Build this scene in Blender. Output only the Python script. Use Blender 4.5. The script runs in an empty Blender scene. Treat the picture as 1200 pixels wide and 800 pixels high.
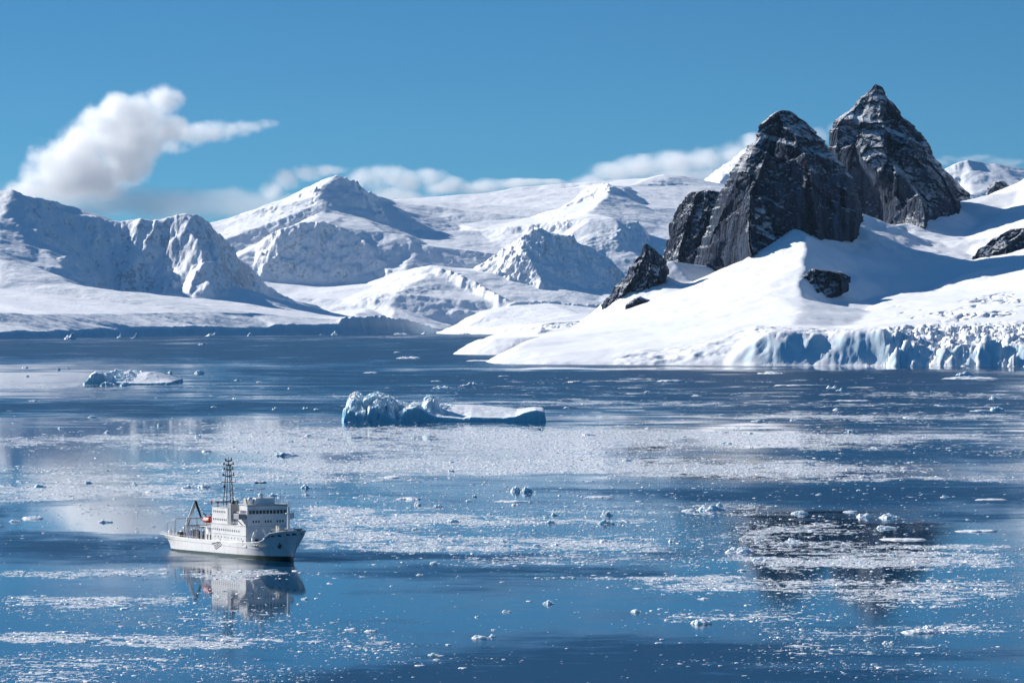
import bpy, bmesh, math, random
import numpy as np
from mathutils import Vector, Matrix
from mathutils.geometry import delaunay_2d_cdt

sc = bpy.context.scene
COL = sc.collection
rng = np.random.default_rng(7)
random.seed(7)

# ------------------------------------------------------------------ survey of the place
CAM_H = 92.0            # the viewpoint stands on a slope 92 m above the sea
F = 5000.0              # focal length in photo pixels (150 mm lens)
HOR = 372.0             # row of the true horizon


def P(px, py, Y):
    return ((px - 600.0) / F * Y, Y, CAM_H - (py - HOR) / F * Y)


def sea_Y(py):
    return CAM_H * F / (py - HOR)


def on_sea(px, py):
    Y = sea_Y(py)
    return ((px - 600.0) / F * Y, Y)


SUN_EL = math.radians(25)
SUN_TH = math.radians(36.0)      # sun stands to the left and 36 deg behind the scene
SUN_DIR = Vector((-math.cos(SUN_TH) * math.cos(SUN_EL), math.sin(SUN_TH) * math.cos(SUN_EL), math.sin(SUN_EL)))

# ------------------------------------------------------------------ noise
_prm = np.random.default_rng(11).permutation(4096).astype(np.int64)
_g3 = np.random.default_rng(12).normal(size=(4096, 3))
_g3 /= np.linalg.norm(_g3, axis=1)[:, None]
_ang = np.random.default_rng(13).random(4096) * 2 * np.pi
_g2 = np.stack([np.cos(_ang), np.sin(_ang)], 1)


def perlin2(x, y, seed=0):
    x = np.asarray(x, float) + seed * 37.31
    y = np.asarray(y, float) + seed * 91.77
    xi = np.floor(x).astype(np.int64); yi = np.floor(y).astype(np.int64)
    xf = x - xi; yf = y - yi
    u = xf ** 3 * (xf * (xf * 6 - 15) + 10); v = yf ** 3 * (yf * (yf * 6 - 15) + 10)

    def g(a, b, dx, dy):
        h = _prm[(_prm[a & 4095] + b) & 4095]
        return _g2[h, 0] * dx + _g2[h, 1] * dy
    n00 = g(xi, yi, xf, yf); n10 = g(xi + 1, yi, xf - 1, yf)
    n01 = g(xi, yi + 1, xf, yf - 1); n11 = g(xi + 1, yi + 1, xf - 1, yf - 1)
    a = n00 + u * (n10 - n00); b = n01 + u * (n11 - n01)
    return (a + v * (b - a)) * 1.5


def perlin3(x, y, z, seed=0):
    x = np.asarray(x, float) + seed * 37.31
    y = np.asarray(y, float) + seed * 91.77
    z = np.asarray(z, float) + seed * 13.13
    xi = np.floor(x).astype(np.int64); yi = np.floor(y).astype(np.int64); zi = np.floor(z).astype(np.int64)
    xf = x - xi; yf = y - yi; zf = z - zi
    f = lambda t: t ** 3 * (t * (t * 6 - 15) + 10)
    u, v, w = f(xf), f(yf), f(zf)

    def g(i, j, k):
        h = _prm[(_prm[(_prm[(xi + i) & 4095] + yi + j) & 4095] + zi + k) & 4095]
        q = _g3[h]
        return q[..., 0] * (xf - i) + q[..., 1] * (yf - j) + q[..., 2] * (zf - k)
    L = lambda a, b, t: a + t * (b - a)
    return L(L(L(g(0, 0, 0), g(1, 0, 0), u), L(g(0, 1, 0), g(1, 1, 0), u), v),
             L(L(g(0, 0, 1), g(1, 0, 1), u), L(g(0, 1, 1), g(1, 1, 1), u), v), w) * 1.4


def fbm2(x, y, o=5, seed=0, gain=.5, lac=2.03):
    s = 0; a = 1; t = 0
    for k in range(o):
        s = s + a * perlin2(x, y, seed + k); t += a
        a *= gain; x = x * lac; y = y * lac
    return s / t


def ridged2(x, y, o=5, seed=0, gain=.5, lac=2.03):
    s = 0; a = 1; t = 0
    for k in range(o):
        s = s + a * (1 - 2 * np.abs(perlin2(x, y, seed + k))); t += a
        a *= gain; x = x * lac; y = y * lac
    return s / t


def fbm3(x, y, z, o=4, seed=0, gain=.5, ridge=False):
    s = 0; a = 1; t = 0
    for k in range(o):
        n = perlin3(x, y, z, seed + k)
        if ridge:
            n = 1 - 2 * np.abs(n)
        s = s + a * n; t += a
        a *= gain; x = x * 2.03; y = y * 2.03; z = z * 2.03
    return s / t


def facets(X, Y, Z, size, stretch, seed):
    """cellular displacement: every block of rock is a tilted plane"""
    r_ = np.random.default_rng(seed)
    tab = r_.random((4096, 7))
    p = np.stack([X / size, Y / size, Z / (size * stretch)], -1)
    c = np.floor(p).astype(np.int64)
    best = np.full(X.shape, 1e9); out = np.zeros(X.shape)
    for i in (-1, 0, 1):
        for j in (-1, 0, 1):
            for k in (-1, 0, 1):
                q = c + np.array([i, j, k])
                h = tab[_prm[(_prm[(_prm[q[..., 0] & 4095] + q[..., 1]) & 4095] + q[..., 2]) & 4095]]
                dv = p - (q + h[..., :3])
                d = (dv ** 2).sum(-1)
                v = (h[..., 3] - .5) + ((h[..., 4:7] - .5) * 1.7 * dv).sum(-1)
                m = d < best
                best = np.where(m, d, best); out = np.where(m, v, out)
    return out


def sstep(a, b, x):
    t = np.clip((x - a) / (b - a), 0, 1)
    return t * t * (3 - 2 * t)


# ------------------------------------------------------------------ mesh helpers
def mesh_from(name, verts, faces, mat=None, smooth=False, parent=None):
    me = bpy.data.meshes.new(name)
    verts = np.asarray(verts, np.float32)
    if isinstance(faces, np.ndarray):
        k = faces.shape[1]
        me.vertices.add(len(verts)); me.vertices.foreach_set('co', verts.ravel())
        me.loops.add(faces.size); me.loops.foreach_set('vertex_index', faces.ravel().astype(np.int32))
        me.polygons.add(len(faces))
        me.polygons.foreach_set('loop_start', np.arange(0, faces.size, k, dtype=np.int32))
        me.polygons.foreach_set('loop_total', np.full(len(faces), k, np.int32))
        me.update(calc_edges=True)
    else:
        me.from_pydata([tuple(v) for v in verts], [], [tuple(f) for f in faces])
    me.validate()
    me.polygons.foreach_set('use_smooth', np.full(len(me.polygons), smooth, bool))
    if mat:
        me.materials.append(mat)
    ob = bpy.data.objects.new(name, me)
    COL.objects.link(ob)
    if parent:
        ob.parent = parent
    return ob


def grid_faces(nr, nc):
    i = np.arange(nr * nc).reshape(nr, nc)
    return np.stack([i[:-1, :-1].ravel(), i[:-1, 1:].ravel(), i[1:, 1:].ravel(), i[1:, :-1].ravel()], 1)


def structure(o):
    o['kind'] = 'structure'
    return o


def tag(o, label, cat, group=None, kind=None):
    o['label'] = label; o['category'] = cat
    if group: o['group'] = group
    if kind: o['kind'] = kind
    return o


# ------------------------------------------------------------------ material helpers
def new_mat(name):
    m = bpy.data.materials.new(name); m.use_nodes = True
    nt = m.node_tree
    return m, nt, nt.nodes['Principled BSDF'], nt.nodes['Material Output']


class NT:
    """small node builder"""
    def __init__(s, nt): s.nt = nt

    def n(s, typ, **kw):
        x = s.nt.nodes.new(typ)
        for k, v in kw.items(): setattr(x, k, v)
        return x

    def link(s, a, b): s.nt.links.new(a, b)

    def put(s, sock, v):
        if hasattr(v, 'is_output') or isinstance(v, bpy.types.NodeSocket): s.nt.links.new(v, sock)
        elif v is not None: sock.default_value = v

    def math(s, op, a, b=None, c=None, clamp=False):
        x = s.n('ShaderNodeMath', operation=op, use_clamp=clamp)
        s.put(x.inputs[0], a)
        if b is not None: s.put(x.inputs[1], b)
        if c is not None: s.put(x.inputs[2], c)
        return x.outputs[0]

    def vmath(s, op, a, b=None, scale=None):
        x = s.n('ShaderNodeVectorMath', operation=op)
        s.put(x.inputs[0], a)
        if b is not None: s.put(x.inputs[1], b)
        if scale is not None: s.put(x.inputs['Scale'], scale)
        return x.outputs['Value'] if op in ('LENGTH', 'DOT_PRODUCT', 'DISTANCE') else x.outputs[0]

    def noise(s, vec, scale, detail=4, rough=.55, dist=0, out='Fac'):
        x = s.n('ShaderNodeTexNoise')
        s.put(x.inputs['Vector'], vec); s.put(x.inputs['Scale'], scale)
        x.inputs['Detail'].default_value = detail; x.inputs['Roughness'].default_value = rough
        x.inputs['Distortion'].default_value = dist
        return x.outputs[out]

    def voronoi(s, vec, scale, feature='F1', out='Distance', rnd=1):
        x = s.n('ShaderNodeTexVoronoi', feature=feature)
        s.put(x.inputs['Vector'], vec); s.put(x.inputs['Scale'], scale)
        x.inputs['Randomness'].default_value = rnd
        return x.outputs[out]

    def ramp(s, fac, lo, hi, a=0., b=1., smooth=True):
        x = s.n('ShaderNodeMapRange', interpolation_type='SMOOTHSTEP' if smooth else 'LINEAR')
        s.put(x.inputs['Value'], fac); s.put(x.inputs['From Min'], lo); s.put(x.inputs['From Max'], hi)
        s.put(x.inputs['To Min'], a); s.put(x.inputs['To Max'], b)
        return x.outputs[0]

    def mix(s, fac, a, b):
        x = s.n('ShaderNodeMix', data_type='RGBA')
        s.put(x.inputs[0], fac)
        for sock, v in ((x.inputs[6], a), (x.inputs[7], b)):
            s.put(sock, v if not isinstance(v, tuple) else (*v, 1.) if len(v) == 3 else v)
        return x.outputs[2]

    def bump(s, h, strength=1., dist=1., normal=None):
        x = s.n('ShaderNodeBump')
        s.put(x.inputs['Height'], h); s.put(x.inputs['Strength'], strength); s.put(x.inputs['Distance'], dist)
        if normal is not None: s.put(x.inputs['Normal'], normal)
        return x.outputs[0]


def flat_mat(name, col, rough=.5, metal=0., spot=.06, scale=3.):
    """paint with slight uneven wear"""
    m, nt, b, o = new_mat(name)
    t = NT(nt)
    tc = t.n('ShaderNodeTexCoord').outputs['Object']
    n = t.noise(tc, scale, 5, .6)
    c = t.mix(t.ramp(n, .35, .7), tuple(col), tuple(v * (1 - spot * 3) for v in col))
    t.link(c, b.inputs['Base Color'])
    t.link(t.ramp(n, .3, .7, rough * .8, min(1, rough * 1.2)), b.inputs['Roughness'])
    b.inputs['Metallic'].default_value = metal
    return m


# ------------------------------------------------------------------ camera, sky, sun
cam = bpy.data.cameras.new('camera')
cam.lens = F / 1200 * 36; cam.sensor_width = 36; cam.sensor_fit = 'HORIZONTAL'
cam.shift_y = -(400 - HOR) / 1200
cam.clip_start = 5; cam.clip_end = 250000
camo = bpy.data.objects.new('camera', cam); COL.objects.link(camo)
camo.location = (0, 0, CAM_H); camo.rotation_euler = (math.pi / 2, 0, 0)
sc.camera = camo

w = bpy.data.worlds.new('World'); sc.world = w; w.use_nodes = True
t = NT(w.node_tree)
bg = w.node_tree.nodes['Background']
sky = t.n('ShaderNodeTexSky', sky_type='NISHITA')
sky.sun_disc = False
sky.sun_elevation = SUN_EL
sky.sun_rotation = math.atan2(SUN_DIR.x, SUN_DIR.y)
sky.altitude = 0; sky.air_density = 1.0; sky.dust_density = 0.0; sky.ozone_density = 10.0
# clear dry polar air: the deep blue starts low above the horizon
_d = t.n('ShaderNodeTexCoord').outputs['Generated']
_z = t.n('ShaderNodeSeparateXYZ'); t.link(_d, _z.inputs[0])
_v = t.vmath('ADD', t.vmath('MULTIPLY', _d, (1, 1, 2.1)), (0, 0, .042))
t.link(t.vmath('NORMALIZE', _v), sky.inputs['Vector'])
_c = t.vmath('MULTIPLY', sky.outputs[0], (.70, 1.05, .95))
t.link(t.vmath('SCALE', _c, scale=t.ramp(_z.outputs[2], .25, .6, 1., 1.7)), bg.inputs['Color'])  # upper sky brightened beyond the sky model, added fill for shaded snow
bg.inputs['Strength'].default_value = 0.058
sky_node = sky

sun = bpy.data.lights.new('sun', 'SUN'); sun.energy = 4.9; sun.angle = math.radians(.53)
sun.color = (1.0, .955, .90)
suno = bpy.data.objects.new('sun', sun); COL.objects.link(suno)
suno.rotation_euler = SUN_DIR.to_track_quat('Z', 'Y').to_euler()
suno.location = (0, 0, 3000)

vs = sc.view_settings
sc.display_settings.display_device = 'sRGB'
vs.view_transform = 'Standard'; vs.look = 'None'; vs.exposure = .58; vs.gamma = 1; vs.use_curve_mapping = False
cy = sc.cycles
cy.use_denoising = True; cy.denoiser = 'OPENIMAGEDENOISE'; cy.denoising_prefilter = 'ACCURATE'
cy.max_bounces = 10; cy.diffuse_bounces = 2; cy.glossy_bounces = 3; cy.transmission_bounces = 2
cy.volume_bounces = 9; cy.caustics_reflective = False; cy.caustics_refractive = False
cy.sample_clamp_indirect = 4
# ------------------------------------------------------------------ terrain
def tin_height(lines, xs, ys, default=-60.):
    """height of a triangulated survey (break lines of surveyed points) on the grid xs, ys"""
    pts = []; edges = []; zs = []
    for ln in lines:
        prev = None
        for p in ln:
            if len(p) == 4: x, y, z = (p[0] - 600) / F * p[2], p[2], p[3]
            else: x, y, z = P(*p)
            pts.append(Vector((x, y))); zs.append(z)
            k = len(pts) - 1
            if prev is not None: edges.append((prev, k))
            prev = k
    x0, x1, y0, y1 = xs[0] - 50, xs[-1] + 50, ys[0] - 50, ys[-1] + 50
    for x, y in ((x0, y0), (x1, y0), (x1, y1), (x0, y1)):
        pts.append(Vector((x, y))); zs.append(default)
    vo, eo, fo, ov, oe, of = delaunay_2d_cdt(pts, edges, [], 0, 1e-3)
    vz = []
    for v, src in zip(vo, ov):
        if src: vz.append(zs[src[0]])
        else:                                   # crossing of two break lines: nearest surveyed height
            d = [((v - p).length, k) for k, p in enumerate(pts)]
            d.sort(); (d0, a), (d1, b) = d[0], d[1]
            vz.append((zs[a] * d1 + zs[b] * d0) / (d0 + d1 + 1e-9))
    H = np.full((len(ys), len(xs)), default, float)
    for f in fo:
        (ax, ay), (bx, by), (cx, cy_) = vo[f[0]], vo[f[1]], vo[f[2]]
        i0 = np.searchsorted(xs, min(ax, bx, cx)); i1 = np.searchsorted(xs, max(ax, bx, cx), 'right')
        j0 = np.searchsorted(ys, min(ay, by, cy_)); j1 = np.searchsorted(ys, max(ay, by, cy_), 'right')
        if i0 >= i1 or j0 >= j1: continue
        XX, YY = np.meshgrid(xs[i0:i1], ys[j0:j1])
        d = (by - cy_) * (ax - cx) + (cx - bx) * (ay - cy_)
        if abs(d) < 1e-9: continue
        l0 = ((by - cy_) * (XX - cx) + (cx - bx) * (YY - cy_)) / d
        l1 = ((cy_ - ay) * (XX - cx) + (ax - cx) * (YY - cy_)) / d
        l2 = 1 - l0 - l1
        m = (l0 >= -1e-6) & (l1 >= -1e-6) & (l2 >= -1e-6)
        z = l0 * vz[f[0]] + l1 * vz[f[1]] + l2 * vz[f[2]]
        sub = H[j0:j1, i0:i1]; sub[m] = z[m]
    return H


def blur(H, n):
    for _ in range(n):
        A = np.pad(H, 1, mode='edge')
        H = (A[:-2, 1:-1] + 2 * A[1:-1, 1:-1] + A[2:, 1:-1]) / 4
        A = np.pad(H, 1, mode='edge')
        H = (A[1:-1, :-2] + 2 * A[1:-1, 1:-1] + A[1:-1, 2:]) / 4
    return H


def bilinear(H, xs, ys, X, Y):
    fx = np.clip((X - xs[0]) / (xs[1] - xs[0]), 0, len(xs) - 1.001)
    fy = np.clip((Y - ys[0]) / (ys[1] - ys[0]), 0, len(ys) - 1.001)
    i = fx.astype(int); j = fy.astype(int); u = fx - i; v = fy - j
    return (H[j, i] * (1 - u) * (1 - v) + H[j, i + 1] * u * (1 - v) + H[j + 1, i] * (1 - u) * v + H[j + 1, i + 1] * u * v)


def terrain(name, lines, X0, X1, Y0, Y1, dx, dy, mat, warp=(30, 160), soft=1, rough=(10, 60), flat=(2.5, 400),
            seed=0, floor=-8., post=None, default=-60., aniso=3.0, steep=(.45, .95), terr=None):
    xs = np.arange(X0, X1, dx); ys = np.arange(Y0, Y1, dy)
    H = tin_height(lines, xs, ys, default)
    H = blur(H, soft)
    X, Y = np.meshgrid(xs, ys)
    a, l = warp
    wx = fbm2(X / l, Y / l, 4, seed + 1) * a; wy = fbm2(X / l, Y / l, 4, seed + 5) * a
    H = bilinear(H, xs, ys, X + wx, Y + wy)
    B = blur(H, 4)
    gy, gx = np.gradient(B, dy, dx)
    sl = np.hypot(gx, gy)
    st = sstep(steep[0], steep[1], sl)
    st = blur(st, 3)
    amp, lam = rough
    # gullies run down the fall line: stretch the noise along the gradient of the larger form
    n1 = ridged2(X / lam, Y / (lam * aniso), 6, seed + 11, .58)
    n2 = fbm2(X / (lam * .9), Y / (lam * 1.2), 6, seed + 31, .6)
    n3 = facets(X + 12 * fbm2(X / 50, Y / 50, 3, seed + 35), Y, H * 0, lam * .8, 1, seed + 36) + .5 * facets(X, Y, H * 0, lam * .32, 1, seed + 37)
    H = H + st * amp * sstep(8, 130, H) * (n1 * .9 + n2 * .6 + n3 * .7) + st * (1 - sstep(8, 130, H)) * 2.5 * n2
    fa, fl = flat
    und = fbm2(X / fl, Y / fl, 4, seed + 51)
    H = H + (1 - st) * fa * und * 2
    cre = sstep(.12, .5, sl) * (1 - st)                 # broken snow on moderate slopes
    patch = sstep(.0, .5, fbm2(X / (lam * 7), Y / (lam * 7), 3, seed + 77))
    H = H + cre * patch * amp * .55 * ridged2(X / (lam * .55), Y / (lam * .4), 4, seed + 61, .6)
    if post is not None: H = post(H, X, Y, st)
    H = np.maximum(H, floor)
    V = np.stack([X.ravel(), Y.ravel(), H.ravel()], 1)
    Fc = grid_faces(len(ys), len(xs))
    zf = H.ravel()[Fc]
    keep = zf.max(1) > floor + 1e-4
    Fc = Fc[keep]
    used = np.unique(Fc); mp = np.full(len(V), -1); mp[used] = np.arange(len(used))
    o = mesh_from(name, V[used], mp[Fc], mat, True)
    return structure(o)


# ---- materials of snow, glacier ice and rock
def snow_material(name, rock_amt=.0, rock_scale=.02, ice_top=60., rock_col=(.10, .105, .12), bump_scale=1., ice_col=(.60, .785, .87), bump=(.35, 2.)):
    m, nt, b, o = new_mat(name)
    t = NT(nt)
    g = t.n('ShaderNodeNewGeometry')
    pos = g.outputs['Position']; nz = t.n('ShaderNodeSeparateXYZ'); t.link(g.outputs['Normal'], nz.inputs[0])
    pz = t.n('ShaderNodeSeparateXYZ'); t.link(pos, pz.inputs[0])
    big = t.noise(pos, .0022 / bump_scale, 5, .55)
    med = t.noise(pos, .02 / bump_scale, 6, .6)
    snow = t.mix(t.ramp(big, .3, .7), (.86, .875, .90), (.90, .905, .915))
    # glacier ice shows on steep breaks close to the water
    low = t.ramp(pz.outputs[2], ice_top * .6, ice_top * 1.3, 1, 0)
    stp = t.ramp(t.math('ADD', nz.outputs[2], t.math('MULTIPLY', t.math('SUBTRACT', med, .5), .55)), .50, .80, 1, 0)
    ice = t.mix(t.ramp(t.noise(pos, .05 / bump_scale, 4, .6), .35, .65), ice_col, (.68, .83, .90))
    col = t.mix(t.math('MULTIPLY', low, stp), snow, ice)
    # bare rock on the steepest faces
    rn = t.noise(pos, rock_scale, 7, .68)
    rmask = t.ramp(t.math('ADD', nz.outputs[2], t.math('MULTIPLY', t.math('SUBTRACT', rn, .5), -1.5)), .52 - .12, .52 + .02, 1, 0)
    rmask = t.math('MULTIPLY', rmask, t.math('MULTIPLY', rock_amt, t.ramp(pz.outputs[2], 130, 260)))
    rock = t.mix(t.ramp(t.noise(pos, rock_scale * 3, 4, .6), .3, .7), rock_col, tuple(v * 1.8 for v in rock_col))
    col = t.mix(rmask, col, rock)
    t.link(col, b.inputs['Base Color'])
    b.inputs['Roughness'].default_value = .75
    b.inputs['Specular IOR Level'].default_value = .25
    h = t.math('ADD', t.math('MULTIPLY', med, 1.), t.math('MULTIPLY', t.noise(pos, .09 / bump_scale, 5, .6), .35))
    t.link(t.bump(h, bump[0], bump[1]), b.inputs['Normal'])
    return m


SNOW_FAR = snow_material('far_snow', .55, .045, 45., (.14, .17, .22), 1.6, bump=(.7, 9))
SNOW_NEAR = snow_material('near_snow', .0, .03, 75., (.1, .1, .11), .45)

# ---- left mountain and its apron of glacier
shore1 = [(-520, 0, 17300, -12), (-300, 0, 17200, -12), (-90, 0, 17900, -12), (0, 0, 18450, -12), (60, 0, 19300, -12), (100, 0, 20000, -12), (170, 0, 20900, -12), (250, 0, 21900, -12),
          (330, 0, 22500, -12), (400, 0, 22950, -12), (460, 0, 23950, -12), (510, 0, 25450, -12), (522, 0, 25750, -12)]
cl = lambda px, py, Y: (px, py, Y)
cliff1 = [(-500, 390, 17340), (-300, 389, 17230), (-90, 389, 17925), (0, 389, 18480), (30, 388, 18900), (60, 389.5, 19330), (100, 388, 20030), (120, 385, 20300), (140, 386, 20600), (170, 384, 20940), (200, 383, 21350), (225, 384, 21600),
          (250, 383.5, 21930), (290, 384.5, 22230), (318, 385, 22440), (325, 381, 22500), (360, 381, 22730), (400, 380, 22990)]
left = [shore1, cliff1,
    [(-90, 366, 19000), (0, 366, 19500), (60, 368, 20300), (150, 367, 21600), (230, 366, 22300), (300, 367, 22800)],
    # apron top / foot of the wall
    [(-90, 340, 21300), (0, 338, 21500), (50, 333, 21650), (85, 332, 21800), (110, 340, 22200), (136, 349, 23150), (175, 346, 23130), (200, 344, 23000), (214, 346, 22750), (228, 350, 22620), (252, 350, 22650), (275, 354, 23050), (300, 360, 23800), (325, 366.5, 24150), (345, 366, 24500), (370, 366, 24850), (405, 378, 25300)],
    [(300, 369, 22780), (340, 370.5, 23050), (380, 372, 23350)],
    # shoulder of broken snow at far left
    [(-90, 268, 23000), (0, 270, 22850), (25, 277, 22850), (50, 287, 22850), (78, 297, 22850), (92, 310, 22850), (104, 326, 22850), (122, 344, 22900), (136, 349, 23150)],
    [(-90, 305, 22300), (0, 303, 22200), (40, 312, 22250), (70, 314, 22300), (88, 325, 22300)],
    [(-480, 340, 22500), (-280, 336, 21600), (-90, 338, 21250)],
    # crest
    [(-620, 372, 24400), (-480, 325, 24200), (-380, 280, 24000), (-260, 262, 23900), (-170, 236, 23600), (-90, 240, 23500), (-40, 230, 23450), (0, 222.5, 23400), (12, 220.5, 23400), (30, 229, 23480), (55, 243, 23550), (70, 248, 23600), (81, 240, 23700), (95, 249, 23650), (120, 257, 23600), (137, 261.5, 23600), (150, 258, 23550), (165, 254, 23500), (178, 261, 23500), (190, 258, 23450), (205, 252, 23440), (216, 248.5, 23450), (230, 251, 23480), (243, 262, 23550),
     (265, 283, 23850), (290, 312, 24350), (320, 340, 24950), (345, 351, 25300), (370, 357, 25550), (390, 368, 25700), (405, 377, 25800)],
    # ridge that drops from the second summit, and the small pyramid before it
    [(216, 248.5, 23450), (224, 266, 23330), (230, 285, 23220), (236, 300, 23120), (250, 318, 23000)],
    [(214, 346, 22750), (222, 332, 22760), (230, 318, 22790), (238, 306, 22830), (250, 308.5, 22850), (264, 322, 22880), (275, 336, 22920), (275, 354, 22950)],
    [(238, 306, 22830), (243, 328, 22740), (240, 350, 22620)],
    [(290, 340, 23950), (320, 356, 24500), (350, 361, 24900)],
    # behind
    [(-600, 0, 25800, -50), (-90, 0, 25300, -50), (100, 0, 25200, -50), (250, 0, 25300, -50), (350, 0, 26000, -30), (430, 0, 26300, -30)],
    # dark snout at the right end of the apron
    [(400, 380, 22990), (405, 373.5, 23100), (430, 371.5, 23480), (455, 372.5, 23930), (480, 376, 24600), (505, 382, 25350), (518, 388, 25700)],
    [(420, 373, 24000), (440, 375, 24500), (470, 382, 25100), (522, 0, 26600, -30)],
]
_near_lines = (0, 1, 2)
for _k, _l in enumerate(left):
    if _k in _near_lines or _l[0][0] in (400, 420) or _l[0] == (300, 369, 22780): continue
    left[_k] = [(p[0], p[1], p[2] + 1200, *p[3:]) for p in _l]
terrain('snowy_mountain', left, -6400, -300, 17000, 28300, 8, 12, SNOW_FAR, (42, 210), 1, (24, 120), (3.0, 500), 3, aniso=3)

# ---- central massif with the big summit and the high snowfield
mid = [
    # crest line from left to right
    [(150, 300, 29500), (200, 279, 29600), (240, 262, 29700), (270, 255, 29800), (300, 246, 29900), (330, 234, 30000), (352, 223, 30000), (372, 213, 30000), (385, 207, 30000), (394, 204.5, 30000), (405, 209, 30050), (418, 220, 30150), (432, 229, 30250), (445, 231, 30500), (460, 234, 31000), (482, 232, 31800), (500, 233, 32300), (515, 238, 32600), (532, 234, 33000), (573, 226, 33200), (607, 219.5, 33200), (657, 222, 33000), (690, 219, 32000), (707, 217, 31200), (715, 215.5, 31000), (724, 222, 31000), (737, 218, 32000), (757, 208, 33000), (778, 204, 33000), (800, 206, 33000), (830, 212, 33000), (860, 218, 33000), (960, 230, 33000), (1060, 240, 33000), (1300, 250, 33000)],
    # arete falling towards the sea from the summit, and the foot of the shaded face
    [(394, 204.5, 30000), (378, 217, 29850), (366, 231, 29700), (371, 241, 29580), (378, 249, 29500), (405, 253, 29450), (427, 255, 29500), (455, 262, 29600), (482, 271, 29600)],
    [(445, 242, 30100), (460, 236, 30600)],
    # lower wall: top edge, foot
    [(250, 285, 29000), (275, 297, 28900), (298, 290, 28850), (315, 278, 28830), (332, 267, 28820), (350, 262, 28850), (365, 260.5, 28870), (382, 262, 28870), (398, 267, 28850), (415, 274, 28800), (425, 279, 28780), (434, 292, 28650), (438, 305, 28550), (447, 316, 28450)],
    [(240, 325, 28500), (300, 328, 28480), (332, 331, 28470), (370, 333, 28470), (407, 333, 28450), (428, 331, 28420), (447, 316, 28450)],
    # broken hummocks right of the wall
    [(425, 279, 28780), (450, 272, 28950), (478, 275, 28900), (488, 286, 28780), (485, 298, 28650), (470, 308, 28550), (447, 316, 28450)],
    [(482, 271, 29600), (510, 262, 30000), (525, 258, 30200), (537, 262, 30150)],
    [(508, 266, 29900), (525, 272, 29880), (537, 274, 29880)],
    # snowfield
    [(500, 285, 29200), (560, 270, 29800), (620, 255, 30500), (660, 245, 31000), (690, 240, 31000)],
    [(470, 318, 28350), (505, 311, 28100), (522, 315, 27950), (545, 326, 27750), (575, 343, 27450), (600, 357, 27200)],
    [(505, 320, 27990), (530, 331, 27800), (552, 343, 27600), (580, 354, 27350), (600, 357, 27200)],
    [(415, 345, 27800), (440, 336, 28100), (470, 318, 28350)],
    [(430, 361, 27300), (448, 351, 27330), (466, 342, 27420)],
    [(438, 363, 27230), (455, 358, 27230), (466, 346, 27350)],
    [(560, 315, 28600), (600, 300, 29000), (660, 275, 29300)],
    [(600, 357, 27200), (640, 353, 27300), (700, 359, 27300), (740, 342, 27700)],
    # ice fall and the small summit on the right
    [(640, 260, 29900), (668, 258, 29400), (690, 257, 29300), (720, 256, 29300), (745, 262, 29300), (760, 275, 29300)],
    [(655, 285, 28900), (690, 285, 28850), (725, 285, 28850), (760, 300, 28900)],
    [(700, 330, 28000), (730, 330, 28000), (760, 335, 28200), (800, 330, 28300)],
    [(715, 215.5, 31000), (714, 228, 30600), (700, 240, 30200), (690, 250, 29700)],
    [(720, 226, 30750), (738, 233, 30700), (760, 245, 30500), (780, 262, 30000)],
    # sea front
    [(400, 0, 26000, -12), (520, 0, 26600, -12), (560, 0, 27000, -12), (800, 0, 27500, -12), (1300, 0, 27500, -12)],
    [(405, 378, 26100), (415, 373, 26300), (470, 383, 26450), (520, 386, 26630), (545, 384, 26800), (600, 378, 27100), (800, 375, 27550)],
    [(150, 0, 33000, -40), (300, 0, 33500, -40), (400, 260, 33500), (480, 262, 34500), (700, 262, 34900), (1300, 0, 34900, 0)],
    [(100, 0, 27500, -30), (240, 345, 28000), (330, 345, 28000), (400, 350, 27600)],
]
terrain('snowy_mountain', mid, -3900, 1700, 25900, 35000, 8, 13, SNOW_FAR, (44, 220), 1, (34, 130), (4, 600), 21, aniso=2.6)

# ---- pyramid peak standing in front of the snowfield, with the low dome before it
pyr = [
    [(470, 350, 28300), (520, 332, 28300), (545, 322, 28300), (560, 316, 28250), (587, 302, 28200), (600, 293, 28170), (609, 285, 28150), (618, 276, 28180), (625, 269, 28220), (631, 266.5, 28250), (642, 272, 28270), (651, 272, 28270), (664, 275, 28250), (675, 283, 28230), (689, 288, 28200), (703, 297, 28150), (714, 305, 28100), (726, 320, 28050), (740, 345, 27950), (760, 365, 27900)],
    [(609, 285, 28150), (613, 296, 28000), (622, 308, 27910), (634, 326, 27780), (645, 351, 27580)],
    [(613, 296, 28000), (606, 315, 27910), (612, 335, 27800), (622, 345, 27700)],
    [(470, 355, 28100), (545, 328, 28060), (575, 328, 27950), (598, 336, 27800), (615, 344, 27730), (640, 352, 27600), (664, 354, 27620), (689, 358, 27640), (708, 357, 27660), (722, 362, 27650), (760, 372, 27500)],
    [(648, 273, 28260), (658, 310, 28010), (668, 350, 27660)],
    [(470, 0, 29300, -30), (600, 0, 29300, -20), (760, 0, 29200, -20)], [(470, 0, 27000, -20), (600, 0, 26700, -20), (760, 0, 26700, -20)],
]
terrain('snowy_peak', pyr, -750, 900, 26700, 29400, 6, 9, SNOW_FAR, (30, 120), 1, (30, 95), (2.5, 350), 41, default=-40, aniso=2.2)
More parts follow.
